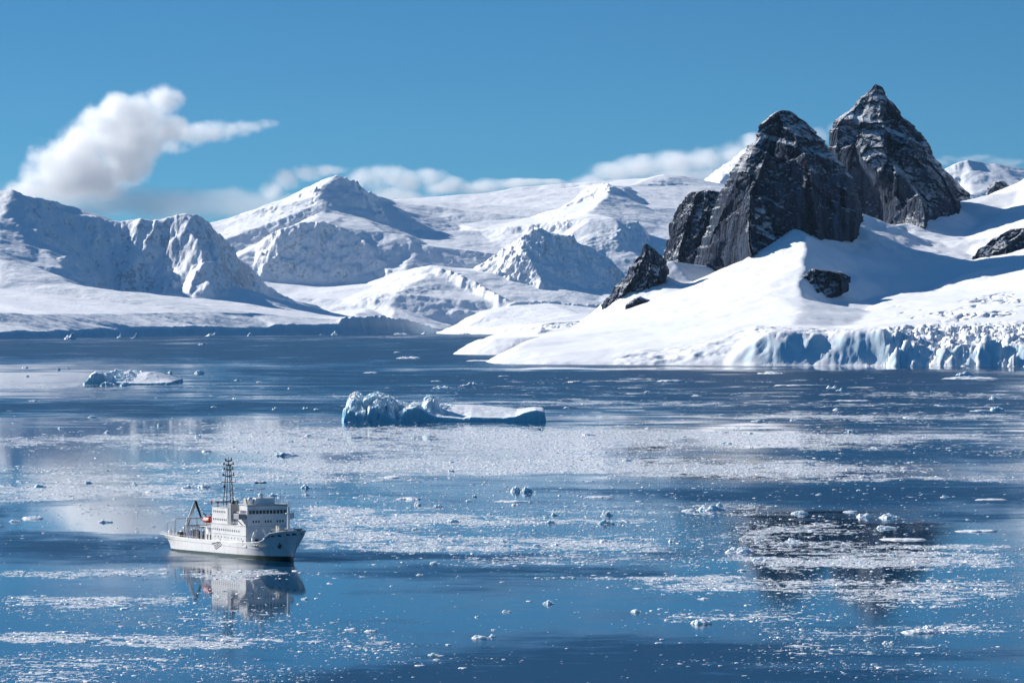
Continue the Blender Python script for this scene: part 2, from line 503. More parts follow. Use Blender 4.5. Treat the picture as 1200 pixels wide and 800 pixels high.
dome = [
    [(495, 0, 25200, -20), (515, 0, 25200, -20), (545, 373, 25200), (565, 364, 25100), (600, 357.5, 25150), (640, 354.5, 25250), (690, 360, 25300), (740, 366, 25200)],
    [(495, 0, 24500, -20), (520, 0, 24500, -12), (560, 0, 24000, -12), (600, 0, 23500, -12), (760, 0, 23300, -12)],
    [(535, 0, 24600, -10), (545, 385, 24600), (556, 381, 24400), (575, 384, 24150), (600, 381, 23800), (640, 378, 23500), (760, 372, 23400)],
    [(555, 374, 24750), (570, 371, 24700), (590, 373, 24600), (680, 368, 24500), (740, 368, 24500)],
    [(480, 0, 26600, -20), (560, 0, 26600, 20), (640, 362, 26600), (740, 366, 26600)],
]
terrain('snowy_dome', dome, -600, 800, 23200, 26800, 6, 9, SNOW_FAR, (26, 120), 2, (12, 60), (2.5, 350), 43, default=-40, aniso=1.6)

# ---- two white summits far behind the rock towers
far_r = [[(1040, 230, 30000), (1085, 206, 30000), (1105, 197, 30000), (1120, 190, 30000), (1133, 186.5, 30000), (1145, 188, 30050), (1165, 191, 30100), (1200, 197, 30200), (1260, 205, 30200)],
         [(1133, 186.5, 30000), (1138, 200, 29850), (1140, 215, 29650), (1160, 222, 29500), (1210, 225, 29500)],
         [(1040, 260, 29000), (1110, 225, 29200), (1138, 228, 29400), (1160, 240, 29300), (1260, 250, 29000)],
         [(1000, 0, 32000, 0), (1290, 0, 32000, 0)], [(1000, 0, 27500, 0), (1290, 0, 27500, 0)]]
terrain('snowy_peak', far_r, 2300, 4200, 27400, 32100, 9, 14, SNOW_FAR, (30, 160), 1, (18, 90), (3, 400), 63, default=0)
far_c = [[(808, 224, 33800), (828, 211, 33800), (842, 202, 33800), (856, 190, 34200), (870, 177, 34300), (884, 168, 34300), (904, 158, 34300), (930, 175, 34300), (1000, 215, 34300)],
         [(828, 212, 33500), (846, 203.5, 33300), (862, 202, 33300), (900, 205, 33300)],
         [(800, 0, 32000, 0), (1000, 0, 32000, 0)], [(780, 0, 35200, 0), (1020, 0, 35200, 0)]]
terrain('snowy_peak', far_c, 1200, 2950, 32100, 35180, 10, 14, SNOW_FAR, (34, 160), 1, (20, 90), (4, 400), 83, default=0)

# ---- low tongue of land between
tongue = [
    [(530, 0, 10650, -6), (545, 0, 10560, -6), (580, 0, 10500, -6), (640, 0, 10500, -6), (720, 0, 10500, -6), (800, 0, 10500, -6)],
    [(536, 410, 10760), (548, 403, 10760), (562, 397, 10720), (580, 396, 10640), (610, 395, 10620), (640, 393, 10620), (800, 385, 10620)],
    [(570, 394, 11000), (600, 388, 11200), (640, 384, 11500), (672, 379, 11700), (700, 375, 11800), (800, 365, 12000)],
    [(628, 392, 10850), (634, 386, 10900), (650, 386.5, 10950), (690, 383, 11000)],
    [(530, 0, 10900, -6), (560, 0, 11600, -6), (640, 0, 12600, -6), (800, 0, 13000, -6)],
]


def serac(H, X, Y, st):
    px = X / Y * F + 600
    a = sstep(626, 634, px) * (1 - sstep(676, 690, px)) * sstep(11020, 11120, Y) * (1 - sstep(11420, 11550, Y))
    return H + a * 9 * np.maximum(0, ridged2(X / 26, Y / 60, 3, 5) + .1)


terrain('snowy_point', tongue, -170, 500, 10450, 12700, 2.5, 5, SNOW_NEAR, (10, 70), 1, (3.5, 26), (1.2, 160), 71, floor=-3, default=-10, post=serac)

# ---- the near island
island = [
    # shoreline
    [(575, 0, 8520, -5), (588, 0, 8440, -5), (640, 0, 8370, -5), (700, 0, 8320, -5), (780, 0, 8260, -5), (850, 0, 8210, -5), (880, 0, 8180, -5), (950, 0, 8140, -5), (1030, 0, 8090, -5), (1050, 0, 8060, -5), (1120, 0, 8010, -5), (1200, 0, 7950, -5), (1290, 0, 7880, -5)],
    [(592, 423, 8465), (640, 424, 8390), (700, 424, 8345), (780, 423, 8285), (850, 422, 8240)],
    # top of the ice cliff
    [(850, 422, 8240), (868, 412, 8225), (884, 402, 8215), (896, 392, 8225), (915, 389, 8215), (935, 394, 8195), (952, 399, 8175), (968, 393, 8190), (985, 388, 8190), (1010, 386, 8160), (1030, 386, 8135), (1042, 394, 8115), (1060, 399, 8100), (1085, 402, 8080), (1105, 403, 8060), (1130, 402, 8050), (1160, 400, 8020), (1200, 399, 7990), (1290, 395, 7930)],
    # left silhouette of the snow
    [(583, 427, 8500), (602, 411, 8620), (615, 402, 8720), (627, 396, 8850), (650, 391, 9000), (680, 384, 9150), (703, 376, 9300), (720, 357, 9420), (740, 332, 9500), (757, 314, 9560), (775, 309, 9560), (786, 303, 9570), (797, 317, 9530), (810, 331, 9480), (830, 331, 9560), (860, 312, 9650), (900, 292, 9700)],
    # open slope
    [(660, 413, 8480), (720, 408, 8510), (790, 402, 8500), (850, 398, 8460), (872, 392, 8440)],
    [(690, 398, 8750), (750, 385, 8870), (800, 372, 8950), (850, 357, 9000), (890, 346, 9000), (920, 350, 8900), (938, 366, 8700)],
    [(767, 350, 9330), (792, 342, 9350), (817, 334, 9360), (850, 319, 9400), (880, 301, 9440), (910, 281, 9490), (930, 267, 9530), (945, 265, 9590), (965, 267, 9640), (985, 272, 9680)],
    # dome crest that turns over to the right, then the bowl
    [(930, 267, 9530), (942, 276, 9450), (946, 290, 9350), (942, 310, 9220), (937, 330, 9080), (940, 350, 8900)],
    [(965, 266, 9650), (985, 276, 9620), (990, 295, 9500), (982, 318, 9320), (972, 340, 9150), (968, 358, 9050), (985, 376, 8950), (1004, 370, 8960)],
    [(985, 274, 9690), (1000, 258, 9780), (1010, 250, 9840), (1022, 256, 9880), (1035, 264, 9920), (1050, 271, 9960), (1068, 262, 10050), (1090, 245, 10230), (1110, 238, 10380), (1130, 240, 10500), (1165, 232, 10700), (1200, 225, 10900), (1290, 215, 11000)],
    [(1020, 285, 9650), (1060, 290, 9650), (1100, 285, 9800), (1130, 275, 10000), (1150, 262, 10250)],
    [(1010, 320, 9420), (1060, 318, 9450), (1110, 312, 9520), (1140, 305, 9560)],
    [(1005, 356, 9130), (1040, 345, 9270), (1080, 339, 9330), (1130, 330, 9380)],
    # foot of the right-hand ridge, its crest and its sunny flank
    [(1133, 283, 9900), (1150, 270, 10000), (1172, 255, 10150), (1190, 238, 10300), (1196, 222, 10400), (1204, 210, 10450), (1230, 190, 10450), (1290, 165, 10450)],
    [(1133, 296, 9700), (1150, 290, 9700), (1175, 275, 9800), (1200, 262, 9900), (1290, 230, 10000)],
    [(1140, 318, 9330), (1165, 315, 9300), (1200, 303, 9350), (1290, 270, 9450)],
    # lower lit slopes on the right
    [(880, 384, 8420), (930, 380, 8520), (975, 382, 8560), (1000, 381, 8620), (1020, 364, 8880), (1042, 350, 9080), (1080, 345, 9170), (1130, 336, 9230), (1165, 322, 9270), (1200, 312, 9280), (1290, 290, 9350)],
    [(1000, 386, 8400), (1040, 378, 8480), (1100, 372, 8520), (1150, 365, 8560), (1200, 360, 8560), (1290, 350, 8560)],
    [(1045, 392, 8230), (1100, 390, 8250), (1150, 387, 8240), (1200, 384, 8220), (1290, 380, 8200)],
    # behind
    [(560, 0, 9000, -8), (620, 0, 9700, -8), (700, 0, 10300, -8), (780, 0, 10600, 60), (830, 290, 10500), (900, 260, 10600), (1000, 255, 11200), (1100, 245, 11400), (1200, 240, 11800), (1290, 230, 12000)],
    [(575, 0, 10500, -10), (700, 0, 11500, -10), (900, 0, 12500, -10), (1290, 0, 13000, -10)],
]


def island_post(H, X, Y, st):
    px = X / Y * F + 600
    # broken ice front: blocks and fissures on the right, fluted cliff in the middle
    front = sstep(-15, 10, H) * (1 - sstep(70, 105, H)) * (1 - sstep(8330, 8480, Y + (px - 1000) * .5))
    r = sstep(1022, 1050, px)
    blk = facets(X, Y, H * 0, 34, 1, 91) + .45 * facets(X, Y, H * 0, 14, 1, 93)
    c = np.abs(perlin2(X / 46 + Y / 300, Y / 60, 17))
    H = H + front * r * (13 * blk - 13 * (1 - sstep(0, .08, c)) - 2)
    m = front * sstep(868, 890, px) * (1 - r)
    H = H + m * (2.2 * ridged2(X / 24, Y / 40, 5, 95, .6) + 2.5 * facets(X, Y, H * 0, 30, 1, 97))
    H = H + front * sstep(868, 890, px) * (.55 + .45 * r) * (2.8 * facets(X + 3 * fbm2(X / 12, Y / 12, 2, 99), Y, H / 14, 15, 1, 103) + 1.6 * facets(X, Y, H / 7, 6, 1, 104))
    # crevasses and small seracs on the lower right slope
    z = sstep(1035, 1090, px) * sstep(8180, 8350, Y) * (1 - sstep(8850, 9050, Y))
    k = perlin2(X / 45 + Y / 90, Y / 60 - X / 150, 23)
    gate = sstep(.02, .34, perlin2(X / 110, Y / 120, 27))
    H = H - z * gate * 11 * (1 - sstep(0, .11, np.abs(k)))
    H = H + z * gate * 4.5 * facets(X, Y, H * 0, 24, 1, 33)
    # wind scoops above the left shore
    s = sstep(715, 735, px) * (1 - sstep(880, 905, px)) * sstep(8255, 8285, Y) * (1 - sstep(8390, 8470, Y))
    H = H + s * (7 * ridged2(X / 60 + Y / 200, Y / 55, 3, 47) - 2)
    H = H + (1 - st) * sstep(20, 60, H) * (.55 * fbm2(X / 34 + Y / 120, Y / 70, 4, 57) + .9 * ridged2(X / 120 + Y / 160, Y / 210, 3, 59))
    # ripples in the bowl
    b = sstep(990, 1010, px) * sstep(9150, 9300, Y) * (1 - sstep(10100, 10400, Y))
    H = H + b * 6 * fbm2(X / 90, Y / 110, 4, 49)
    return H


terrain('snowy_island', island, -60, 1750, 7850, 12900, 3.0, 5.0, SNOW_NEAR, (11, 90), 5, (3.2, 30), (1.8, 260), 71, floor=-3, default=-10, post=island_post, aniso=1.5, steep=(.7, 1.3))
# ------------------------------------------------------------------ rock towers
def rock_material(name, col=(.030, .046, .080), warm=(.056, .070, .100), snow_bias=0., scale=1.):
    m, nt, b, o = new_mat(name)
    t = NT(nt)
    g = t.n('ShaderNodeNewGeometry'); pos = g.outputs['Position']
    nz = t.n('ShaderNodeSeparateXYZ'); t.link(g.outputs['Normal'], nz.inputs[0])
    pz = t.n('ShaderNodeSeparateXYZ'); t.link(pos, pz.inputs[0])
    st = t.vmath('MULTIPLY', pos, (1, 1, .15))
    streak = t.noise(st, .06 * scale, 7, .68)
    spot = t.noise(pos, .14 * scale, 6, .7)
    big = t.noise(pos, .011 * scale, 4, .55)
    base = t.mix(t.ramp(streak, .34, .66), tuple(v * .42 for v in col), tuple(v * 1.9 for v in col))
    base = t.mix(t.math('MULTIPLY', t.ramp(big, .42, .68), t.ramp(streak, .35, .65)), base, warm)
    base = t.mix(t.ramp(spot, .56, .76, 0, .25), base, tuple(v * 2.1 for v in col))
    # dark cracks
    cr = t.voronoi(t.vmath('ADD', st, t.vmath('SCALE', t.noise(pos, .03, 4, .6, out='Color'), scale=26.)), .035 * scale, 'DISTANCE_TO_EDGE')
    base = t.mix(t.ramp(cr, .0, .09, .6, 0), base, tuple(v * .3 for v in col))
    # snow lies where the rock lies flat enough, on ledges and gully floors
    # fine dipping ledges
    sp = t.n('ShaderNodeSeparateXYZ'); t.link(pos, sp.inputs[0])
    dz = t.math('ADD', sp.outputs[2], t.math('MULTIPLY', sp.outputs[0], .5))
    lv = t.n('ShaderNodeCombineXYZ'); t.link(sp.outputs[0], lv.inputs[0]); t.link(sp.outputs[1], lv.inputs[1]); t.link(t.math('MULTIPLY', dz, 5.), lv.inputs[2])
    led = t.noise(lv.outputs[0], .016 * scale, 6, .66)
    lb = t.bump(led, 1., 30 / scale)
    ls = t.n('ShaderNodeSeparateXYZ'); t.link(lb, ls.inputs[0])
    nzz = t.math('ADD', t.math('MULTIPLY', nz.outputs[2], .62), t.math('MULTIPLY', ls.outputs[2], .38))
    sn = t.math('ADD', nzz, t.math('MULTIPLY', t.math('SUBTRACT', t.noise(pos, .05 * scale, 7, .7), .5), .75))
    sn = t.math('ADD', sn, t.math('MULTIPLY', t.math('SUBTRACT', t.noise(pos, .009, 3, .5), .5), 1.1))
    sn = t.math('ADD', sn, t.ramp(pz.outputs[2], 390, 520, 0, .07))
    sn = t.math('ADD', sn, snow_bias)
    mask = t.ramp(sn, .69, .745)
    dust = t.ramp(t.math('ADD', spot, t.math('MULTIPLY', nz.outputs[2], .35)), .70, .80, 0, .35)
    mask = t.math('MAXIMUM', mask, dust)
    t.link(t.mix(mask, base, (.86, .88, .90)), b.inputs['Base Color'])
    b.inputs['Roughness'].default_value = .85
    b.inputs['Specular IOR Level'].default_value = .08
    h = t.math('ADD', t.math('MULTIPLY', streak, 1.), t.math('MULTIPLY', spot, .6))
    h = t.math('ADD', h, t.math('MULTIPLY', t.ramp(cr, 0, .12), .5))
    h = t.math('ADD', h, t.math('MULTIPLY', led, 1.4))
    t.link(t.bump(h, .9, 9 / scale), b.inputs['Normal'])
    return m


ROCK = rock_material('dark_rock')
ROCK_SNOWY = rock_material('snow_dusted_rock', snow_bias=.085, scale=1.5)


SECT = [(-1, 0), (-.80, -.30), (-.50, -.82), (-.34, -.62), (.02, -1), (.22, -.74), (.50, -.86), (.82, -.32), (1, 0), (.7, .6), (.1, 1), (-.6, .7)]
SECT_A = [(-1, 0), (-.86, -.36), (-.55, -.60), (-.42, -.95), (-.30, -.70), (.20, -.84), (.36, -1), (.52, -.66), (.88, -.40), (1, 0), (.7, .6), (.1, 1), (-.6, .7)]
SECT_B = [(-1, 0), (-.90, -.50), (-.48, -.62), (-.36, -.78), (.10, -1), (.24, -.72), (.62, -.60), (.90, -.22), (1, 0), (.7, .6), (.1, 1), (-.6, .7)]


def tower(name, left, right, Y, front, back, mat, top, n_lev=170, n_ang=260, amp=(14, 6, 2.2), lam=(120, 42, 14), dip=(.35, .0), seed=0, ledge=(22, 5.), sect=SECT, vert=1.0, tilt=0., sway=.14, bands=()):
    """a free-standing rock body. left/right: outline (px,py) from the summit down, front/back: half depth in m
    (at the top, at the foot); sect: plan of its ribs and faces"""
    L = np.array([(top[0], top[1])] + list(left), float); R = np.array([(top[0], top[1])] + list(right), float)
    ybot = max(L[-1, 1], R[-1, 1])
    tt = np.linspace(0, 1, n_lev)
    rows = top[1] + (ybot - top[1]) * tt
    mono = lambda A: np.maximum.accumulate(A[:, 1] + np.arange(len(A)) * 1e-4)
    lx = np.interp(rows, mono(L), L[:, 0]); rx = np.interp(rows, mono(R), R[:, 0])
    Z = CAM_H - (rows - HOR) / F * Y
    # broken skyline: steps and notches
    jag = lambda sd: 1.5 * perlin2(rows / 9.0, rows * 0 + sd, sd) + 1.3 * (np.floor(rows / 7.3 + 2 * perlin2(rows / 20, rows * 0, sd + 4)) % 3 - 1) * .8 + .9 * perlin2(rows / 2.6, rows * 0 + sd, sd + 9)
    js = np.minimum(1, (rx - lx) / 60) / F * Y
    jl = js * jag(seed + 5); jr = js * jag(seed + 6)
    lx = (lx - 600) / F * Y; rx = (rx - 600) / F * Y
    tx = (top[0] - 600) / F * Y
    cx = (lx + rx) / 2; hw = np.maximum((rx - lx) / 2, .4)
    rel = np.minimum(1, hw / (hw.max() * .32))
    fd = np.maximum((front[0] + (front[1] - front[0]) * tt ** 1.12) * rel, .4)
    bd = np.maximum((back[0] + (back[1] - back[0]) * tt) * rel, .4)
    S = np.array(list(sect) + [sect[0]], float)
    par = np.concatenate([[0], np.cumsum(np.hypot(*np.diff(S, axis=0).T))]); par /= par[-1]
    a = np.linspace(0, 1, n_ang, endpoint=False)
    sx = np.interp(a, par, S[:, 0]); sy = np.interp(a, par, S[:, 1])
    # ribs wander sideways as they fall, the outline stays
    sw = sway * np.array([perlin2(tt * 2.2, np.full(n_lev, .5), seed + 2), perlin2(tt * 2.2, np.full(n_lev, 7.5), seed + 3)])
    sxx = sx[None, :] + sw[0][:, None] * (1 - sx[None, :] ** 2) ** 2 * 2
    syy = sy[None, :] * (1 + sw[1][:, None] * np.sin(sx * 5)[None, :])
    X = cx[:, None] + hw[:, None] * sxx + np.where(sx < 0, jl[:, None], jr[:, None]) * np.abs(sx)[None, :] ** 10
    dep = np.where(sy[None, :] < 0, fd[:, None], bd[:, None])
    Yv = Y + tilt * (tt[:, None]) + dep * syy
    Zv = np.repeat(Z[:, None], n_ang, 1)
    nx = sx[None, :] / hw[:, None]; ny = sy[None, :] / dep
    l = np.hypot(nx, ny) + 1e-9; nx = nx / l; ny = ny / l
    fade = np.minimum(1, hw[:, None] / 36 + .05)
    s = seed
    wob = [8 * fbm3(X / 40, Yv / 40, Zv / 40, 3, s + 80 + k) for k in range(3)]
    d = amp[0] * 1.3 * facets(X + wob[0], Yv + wob[1], Zv + wob[2], lam[0], 1.5 * vert, s + 1)
    d = d + amp[1] * 1.5 * facets(X + wob[1], Yv + wob[2], Zv + wob[0], lam[1], 1.5 * vert, s + 2)
    d = d + amp[1] * .5 * fbm3(X / lam[1], Yv / lam[1], Zv / (lam[1] * 2.2 * vert), 4, s + 7, .55, True)
    d = d + amp[2] * 1.3 * facets(X, Yv, Zv, lam[2], 1.2 * vert, s + 3)
    d = d + amp[2] * fbm3(X / lam[2], Yv / lam[2], Zv / (lam[2] * 1.3 * vert), 4, s + 17, .6)
    q = (Zv + dip[0] * X + dip[1] * Yv + 12 * fbm3(X / 70, Yv / 70, Zv / 70, 3, s + 27)) / ledge[0]
    fr = q - np.floor(q)
    gate = sstep(.0, .4, fbm3(X / 90, Yv / 90, Zv / 60, 2, s + 37))
    d = d + ledge[1] * gate * (1 - fr) * np.where(fr < .08, fr / .08, 1.)
    # broad snow-holding shelves: (height, slope along x, step out)
    for zb, kx, st in bands:
        hgt = zb + kx * (X - tx) + 7 * fbm3(X / 40, Yv / 40, Zv * 0, 3, s + 57) - Zv
        d = d + st * sstep(-6, 9, hgt) * np.minimum(1, fd[:, None] / 30)
    d = d * fade
    X2 = X + nx * d * .10; Y2 = Yv + ny * d
    Z2 = Zv + fade * amp[2] * .9 * fbm3(X / lam[1], Yv / lam[1], Zv / lam[1], 4, s + 47) * (tt[:, None] < .98)
    V = np.stack([X2.ravel(), Y2.ravel(), Z2.ravel()], 1)
    i = np.arange(n_lev * n_ang).reshape(n_lev, n_ang); j = np.roll(i, -1, 1)
    Fq = np.stack([i[:-1].ravel(), i[1:].ravel(), j[1:].ravel(), j[:-1].ravel()], 1)
    o = mesh_from(name, V, Fq, mat, True)
    return structure(o)


# nearer tower
tower('rock_peak', [(909, 131), (903, 134), (896, 140), (888, 146), (885, 162), (877, 174), (871, 184), (859, 200), (853, 214), (846, 225), (840, 240), (836, 250), (831, 265), (824, 280), (819, 292), (815, 310), (815, 335), (812, 350)],
      [(926, 130), (941, 142), (956, 156), (966, 166), (976, 178), (988, 196), (998, 208), (1003, 228), (1006, 240), (1010, 252), (1007, 266), (1004, 280), (1000, 310), (1000, 350)],
      9690, (14, 250), (14, 200), ROCK, (917, 129), 200, 340, (34, 11, 3.0), (150, 56, 18), (.55, .1), 3, (26, 8.), sect=SECT_A, sway=.2, bands=((490, -.35, 16), (545, .5, 10)))
# taller tower behind it
tower('rock_peak', [(1020, 105), (1010, 114), (996, 129), (981, 139), (977, 147), (974, 160), (972, 175), (975, 200), (985, 230), (990, 270), (990, 300)],
      [(1034, 102), (1038, 112), (1049, 122), (1060, 137), (1072, 147), (1082, 157), (1090, 175), (1100, 193), (1108, 205), (1117, 225), (1124, 245), (1130, 270), (1130, 300)],
      10350, (14, 340), (14, 180), ROCK, (1026, 98.5), 200, 340, (34, 9, 2.6), (150, 52, 16), (.42, .0), 33, (60, 9.), sect=SECT_B, sway=.2, vert=1.7, bands=((558, -.42, 22),))
# right shoulder of the taller tower
tower('rock_shoulder', [(1090, 190), (1084, 215), (1080, 250), (1080, 270)], [(1102, 195), (1116, 206), (1126, 218), (1136, 228), (1146, 240), (1150, 262)], 10700, (20, 95), (20, 90), ROCK_SNOWY, (1096, 190), 70, 160, (8, 6, 3), (70, 30, 11), (.5, 0), 53)
# rock left of the towers
tower('rock_buttress', [(822, 223), (810, 225), (802, 231), (797, 240), (792, 248), (787, 258), (785, 268), (783, 280), (780, 293), (776, 305), (772, 330)],
      [(838, 223), (850, 226), (858, 240), (862, 260), (858, 300), (850, 340)], 9900, (22, 110), (22, 90), ROCK_SNOWY, (830, 221.5), 110, 220, (12, 9, 3.8), (70, 30, 11), (.5, .1), 73, (20, 7))
# pinnacle at the far left
tower('rock_pinnacle', [(755, 287), (750, 299), (742, 307), (737, 312), (733, 322), (727, 330), (720, 336), (714, 345), (707, 357), (704, 372), (700, 392)],
      [(762, 288), (768, 292), (775, 299), (780, 305), (784, 316), (782, 330), (776, 345), (768, 360), (760, 380)], 9480, (12, 95), (12, 80), ROCK_SNOWY, (758, 285.5), 100, 220, (11, 8, 3.2), (48, 24, 9), (.5, .1), 93, (15, 5))
tower('rock_outcrop', [(742, 350), (733, 358), (732, 370), (732, 385)], [(757, 350), (764, 352), (766, 360), (764, 385)], 9330, (8, 34), (8, 40), ROCK_SNOWY, (750, 347), 40, 110, (5, 4, 2.4), (30, 15, 7), (.5, 0), 113, (12, 3))
# outcrop in the hollow, rock on the right-hand ridge, small rock on the saddle
tower('rock_outcrop', [(946, 318), (936, 330), (929, 343), (926, 355), (922, 366), (920, 380)], [(960, 316), (972, 318), (985, 316), (998, 325), (994, 340), (980, 352), (960, 362), (955, 380)], 9125, (10, 58), (10, 75), ROCK_SNOWY, (953, 314), 60, 160, (9, 7, 3.2), (40, 18, 7), (.5, .1), 133, (11, 3.5))
tower('rock_outcrop', [(1172, 275), (1160, 281), (1150, 290), (1142, 297), (1139, 304), (1142, 314), (1140, 340)], [(1200, 266), (1225, 262), (1250, 258), (1270, 275), (1280, 300), (1290, 340)], 9560, (14, 130), (14, 90), ROCK, (1185, 268), 70, 200, (11, 7, 3.2), (60, 28, 10), (.45, .1), 153, (18, 5))
tower('rock_outcrop', [(1164, 213), (1158, 220), (1154, 230), (1150, 245)], [(1176, 212), (1182, 217), (1187, 226), (1192, 245)], 10950, (10, 40), (10, 40), ROCK_SNOWY, (1170, 211.5), 40, 110, (6, 5, 2.4), (34, 18, 8), (.5, 0), 173, (12, 3))
# ------------------------------------------------------------------ the sea and its ice cover
# surveyed patches: centre and half size as seen from the viewpoint (px, py, rx, ry), weight
ICE = [
    # far bay
    (80, 441, 170, 3, .25), (60, 453, 190, 7, .45), (330, 464, 160, 3, .22), (260, 425, 300, 3, .15), (560, 474, 120, 4, .3), (520, 398, 200, 4, .12),
    (700, 471, 200, 3.5, .45), (880, 461, 300, 2.5, .32), (1080, 488, 200, 7, .5), (980, 474, 260, 3, .35), (800, 446, 240, 2.5, .28), (1120, 463, 140, 4, .38), (620, 455, 150, 2, .25), (900, 487, 160, 3, .3),
    (140, 492, 90, 4, .35), (40, 503, 60, 3, .2), (290, 499, 120, 4, .4),
    # the long white belt
    (540, 508, 300, 9, .70), (800, 512, 260, 10, .66), (560, 525, 300, 9, .62), (650, 545, 380, 11, .80), (860, 552, 200, 7, .72), (980, 520, 140, 8, .4), (1060, 512, 160, 4, .5), (1120, 560, 120, 4, .45), (1180, 530, 80, 4, .4), (960, 560, 120, 4, .4),
    (60, 520, 170, 10, .42), (200, 512, 160, 8, .45), (330, 522, 120, 12, .5), (80, 548, 190, 5, .45), (200, 559, 220, 6, .62), (90, 573, 170, 9, .66), (40, 585, 90, 4, .4), (400, 545, 160, 9, .5), (220, 582, 90, 5, .45), (390, 563, 140, 3, .4), (180, 596, 60, 5, .45), (178, 575, 60, 8, .3),
    # belt between ship and the middle
    (420, 597, 120, 4, .5), (440, 612, 120, 7, .52), (400, 628, 90, 9, .60), (520, 607, 130, 4, .42), (640, 611, 130, 4, .46), (560, 632, 170, 6, .44), (470, 641, 130, 4, .52), (700, 640, 110, 8, .42), (380, 605, 40, 10, .5), (640, 656, 130, 6, .36),
    (420, 584, 60, 3, .22), (700, 598, 60, 3, .4), (860, 596, 60, 5, .4), (650, 570, 60, 2, .2),
    # floes over the towers' reflection
    (950, 618, 110, 10, .36), (1000, 640, 150, 5, .42), (920, 655, 110, 9, .62), (1010, 660, 140, 10, .55), (880, 630, 60, 8, .42), (960, 684, 160, 9, .42), (800, 686, 80, 10, .52), (740, 678, 90, 4, .42), (1040, 700, 120, 14, .38), (1110, 655, 110, 10, .42), (1150, 690, 100, 16, .34), (880, 722, 110, 9, .38), (960, 742, 90, 8, .26), (1080, 738, 90, 7, .34), (1000, 760, 120, 8, .30), (1150, 640, 80, 5, .4), (1150, 735, 70, 12, .22), (900, 775, 120, 8, .16), (1040, 785, 120, 8, .2),
    # foreground left
    (140, 672, 190, 3, .42), (60, 675, 90, 3, .40), (290, 673, 60, 3, .36), (110, 705, 110, 6, .46), (190, 699, 80, 4, .40), (60, 712, 60, 10, .2), (110, 748, 150, 5, .56), (200, 755, 110, 4, .5), (40, 745, 60, 5, .4), (70, 775, 130, 14, .32), (40, 795, 100, 10, .36), (200, 780, 120, 12, .22), (430, 762, 70, 10, .24), (260, 735, 120, 20, .16), (330, 752, 120, 8, .24), (330, 790, 90, 9, .2), (200, 720, 160, 24, .12), (380, 745, 80, 12, .16), (520, 775, 80, 8, .1),
    (600, 610, 260, 45, .12), (560, 600, 640, 60, .09),
]
# wind on the water: dark ruffled lanes (+) and glassy pools (-)
RUFFLE = [
    (300, 410, 700, 15, .8), (200, 428, 400, 2, -.3), (900, 442, 420, 7, .8), (820, 431.5, 320, 1.6, -.7), (640, 433, 140, 2.0, -.5), (160, 478, 330, 10, .9), (520, 480, 160, 3, .5), (480, 445, 330, 26, .7), (860, 460, 300, 30, .7), (1100, 475, 180, 34, .7), (60, 445, 220, 9, -.5), (330, 466, 200, 3, -.25), (250, 497, 160, 3, -.3),
    (140, 520, 260, 30, -.5), (1080, 530, 200, 16, .6), (1040, 578, 240, 16, 1.0), (860, 582, 120, 6, .6), (1130, 605, 90, 7, .7), (720, 575, 90, 4, .3),
    (90, 638, 130, 12, .9), (150, 655, 190, 7, .45), (20, 605, 40, 14, .5), (400, 650, 160, 6, .75), (560, 653, 120, 4, .6), (480, 668, 160, 8, .4), (640, 672, 130, 9, .5), (740, 668, 50, 9, .3), (560, 690, 160, 10, .2), (140, 610, 110, 16, -.6),
    (700, 775, 220, 26, 1.0), (560, 795, 220, 14, .9), (420, 800, 200, 8, .6), (850, 765, 140, 14, .6), (1120, 768, 150, 8, .45), (900, 800, 300, 14, .7), (640, 745, 100, 8, .25), (780, 650, 80, 6, .4),
    (985, 668, 150, 55, -.55), (290, 700, 90, 40, -.4), (1000, 790, 120, 6, .5), (300, 640, 60, 6, .3), (1180, 790, 80, 8, -.3),
]


def patches(tab, px, py):
    out = np.zeros(px.shape)
    for cx, cy_, rx, ry, wgt in tab:
        q = ((px - cx) / rx) ** 2 + ((py - cy_) / ry) ** 2
        out += wgt * np.exp(-1.1 * q ** 1.4)
    return out


def mid_s(py): return sstep(428, 446, py) * (1 - sstep(505, 540, py))


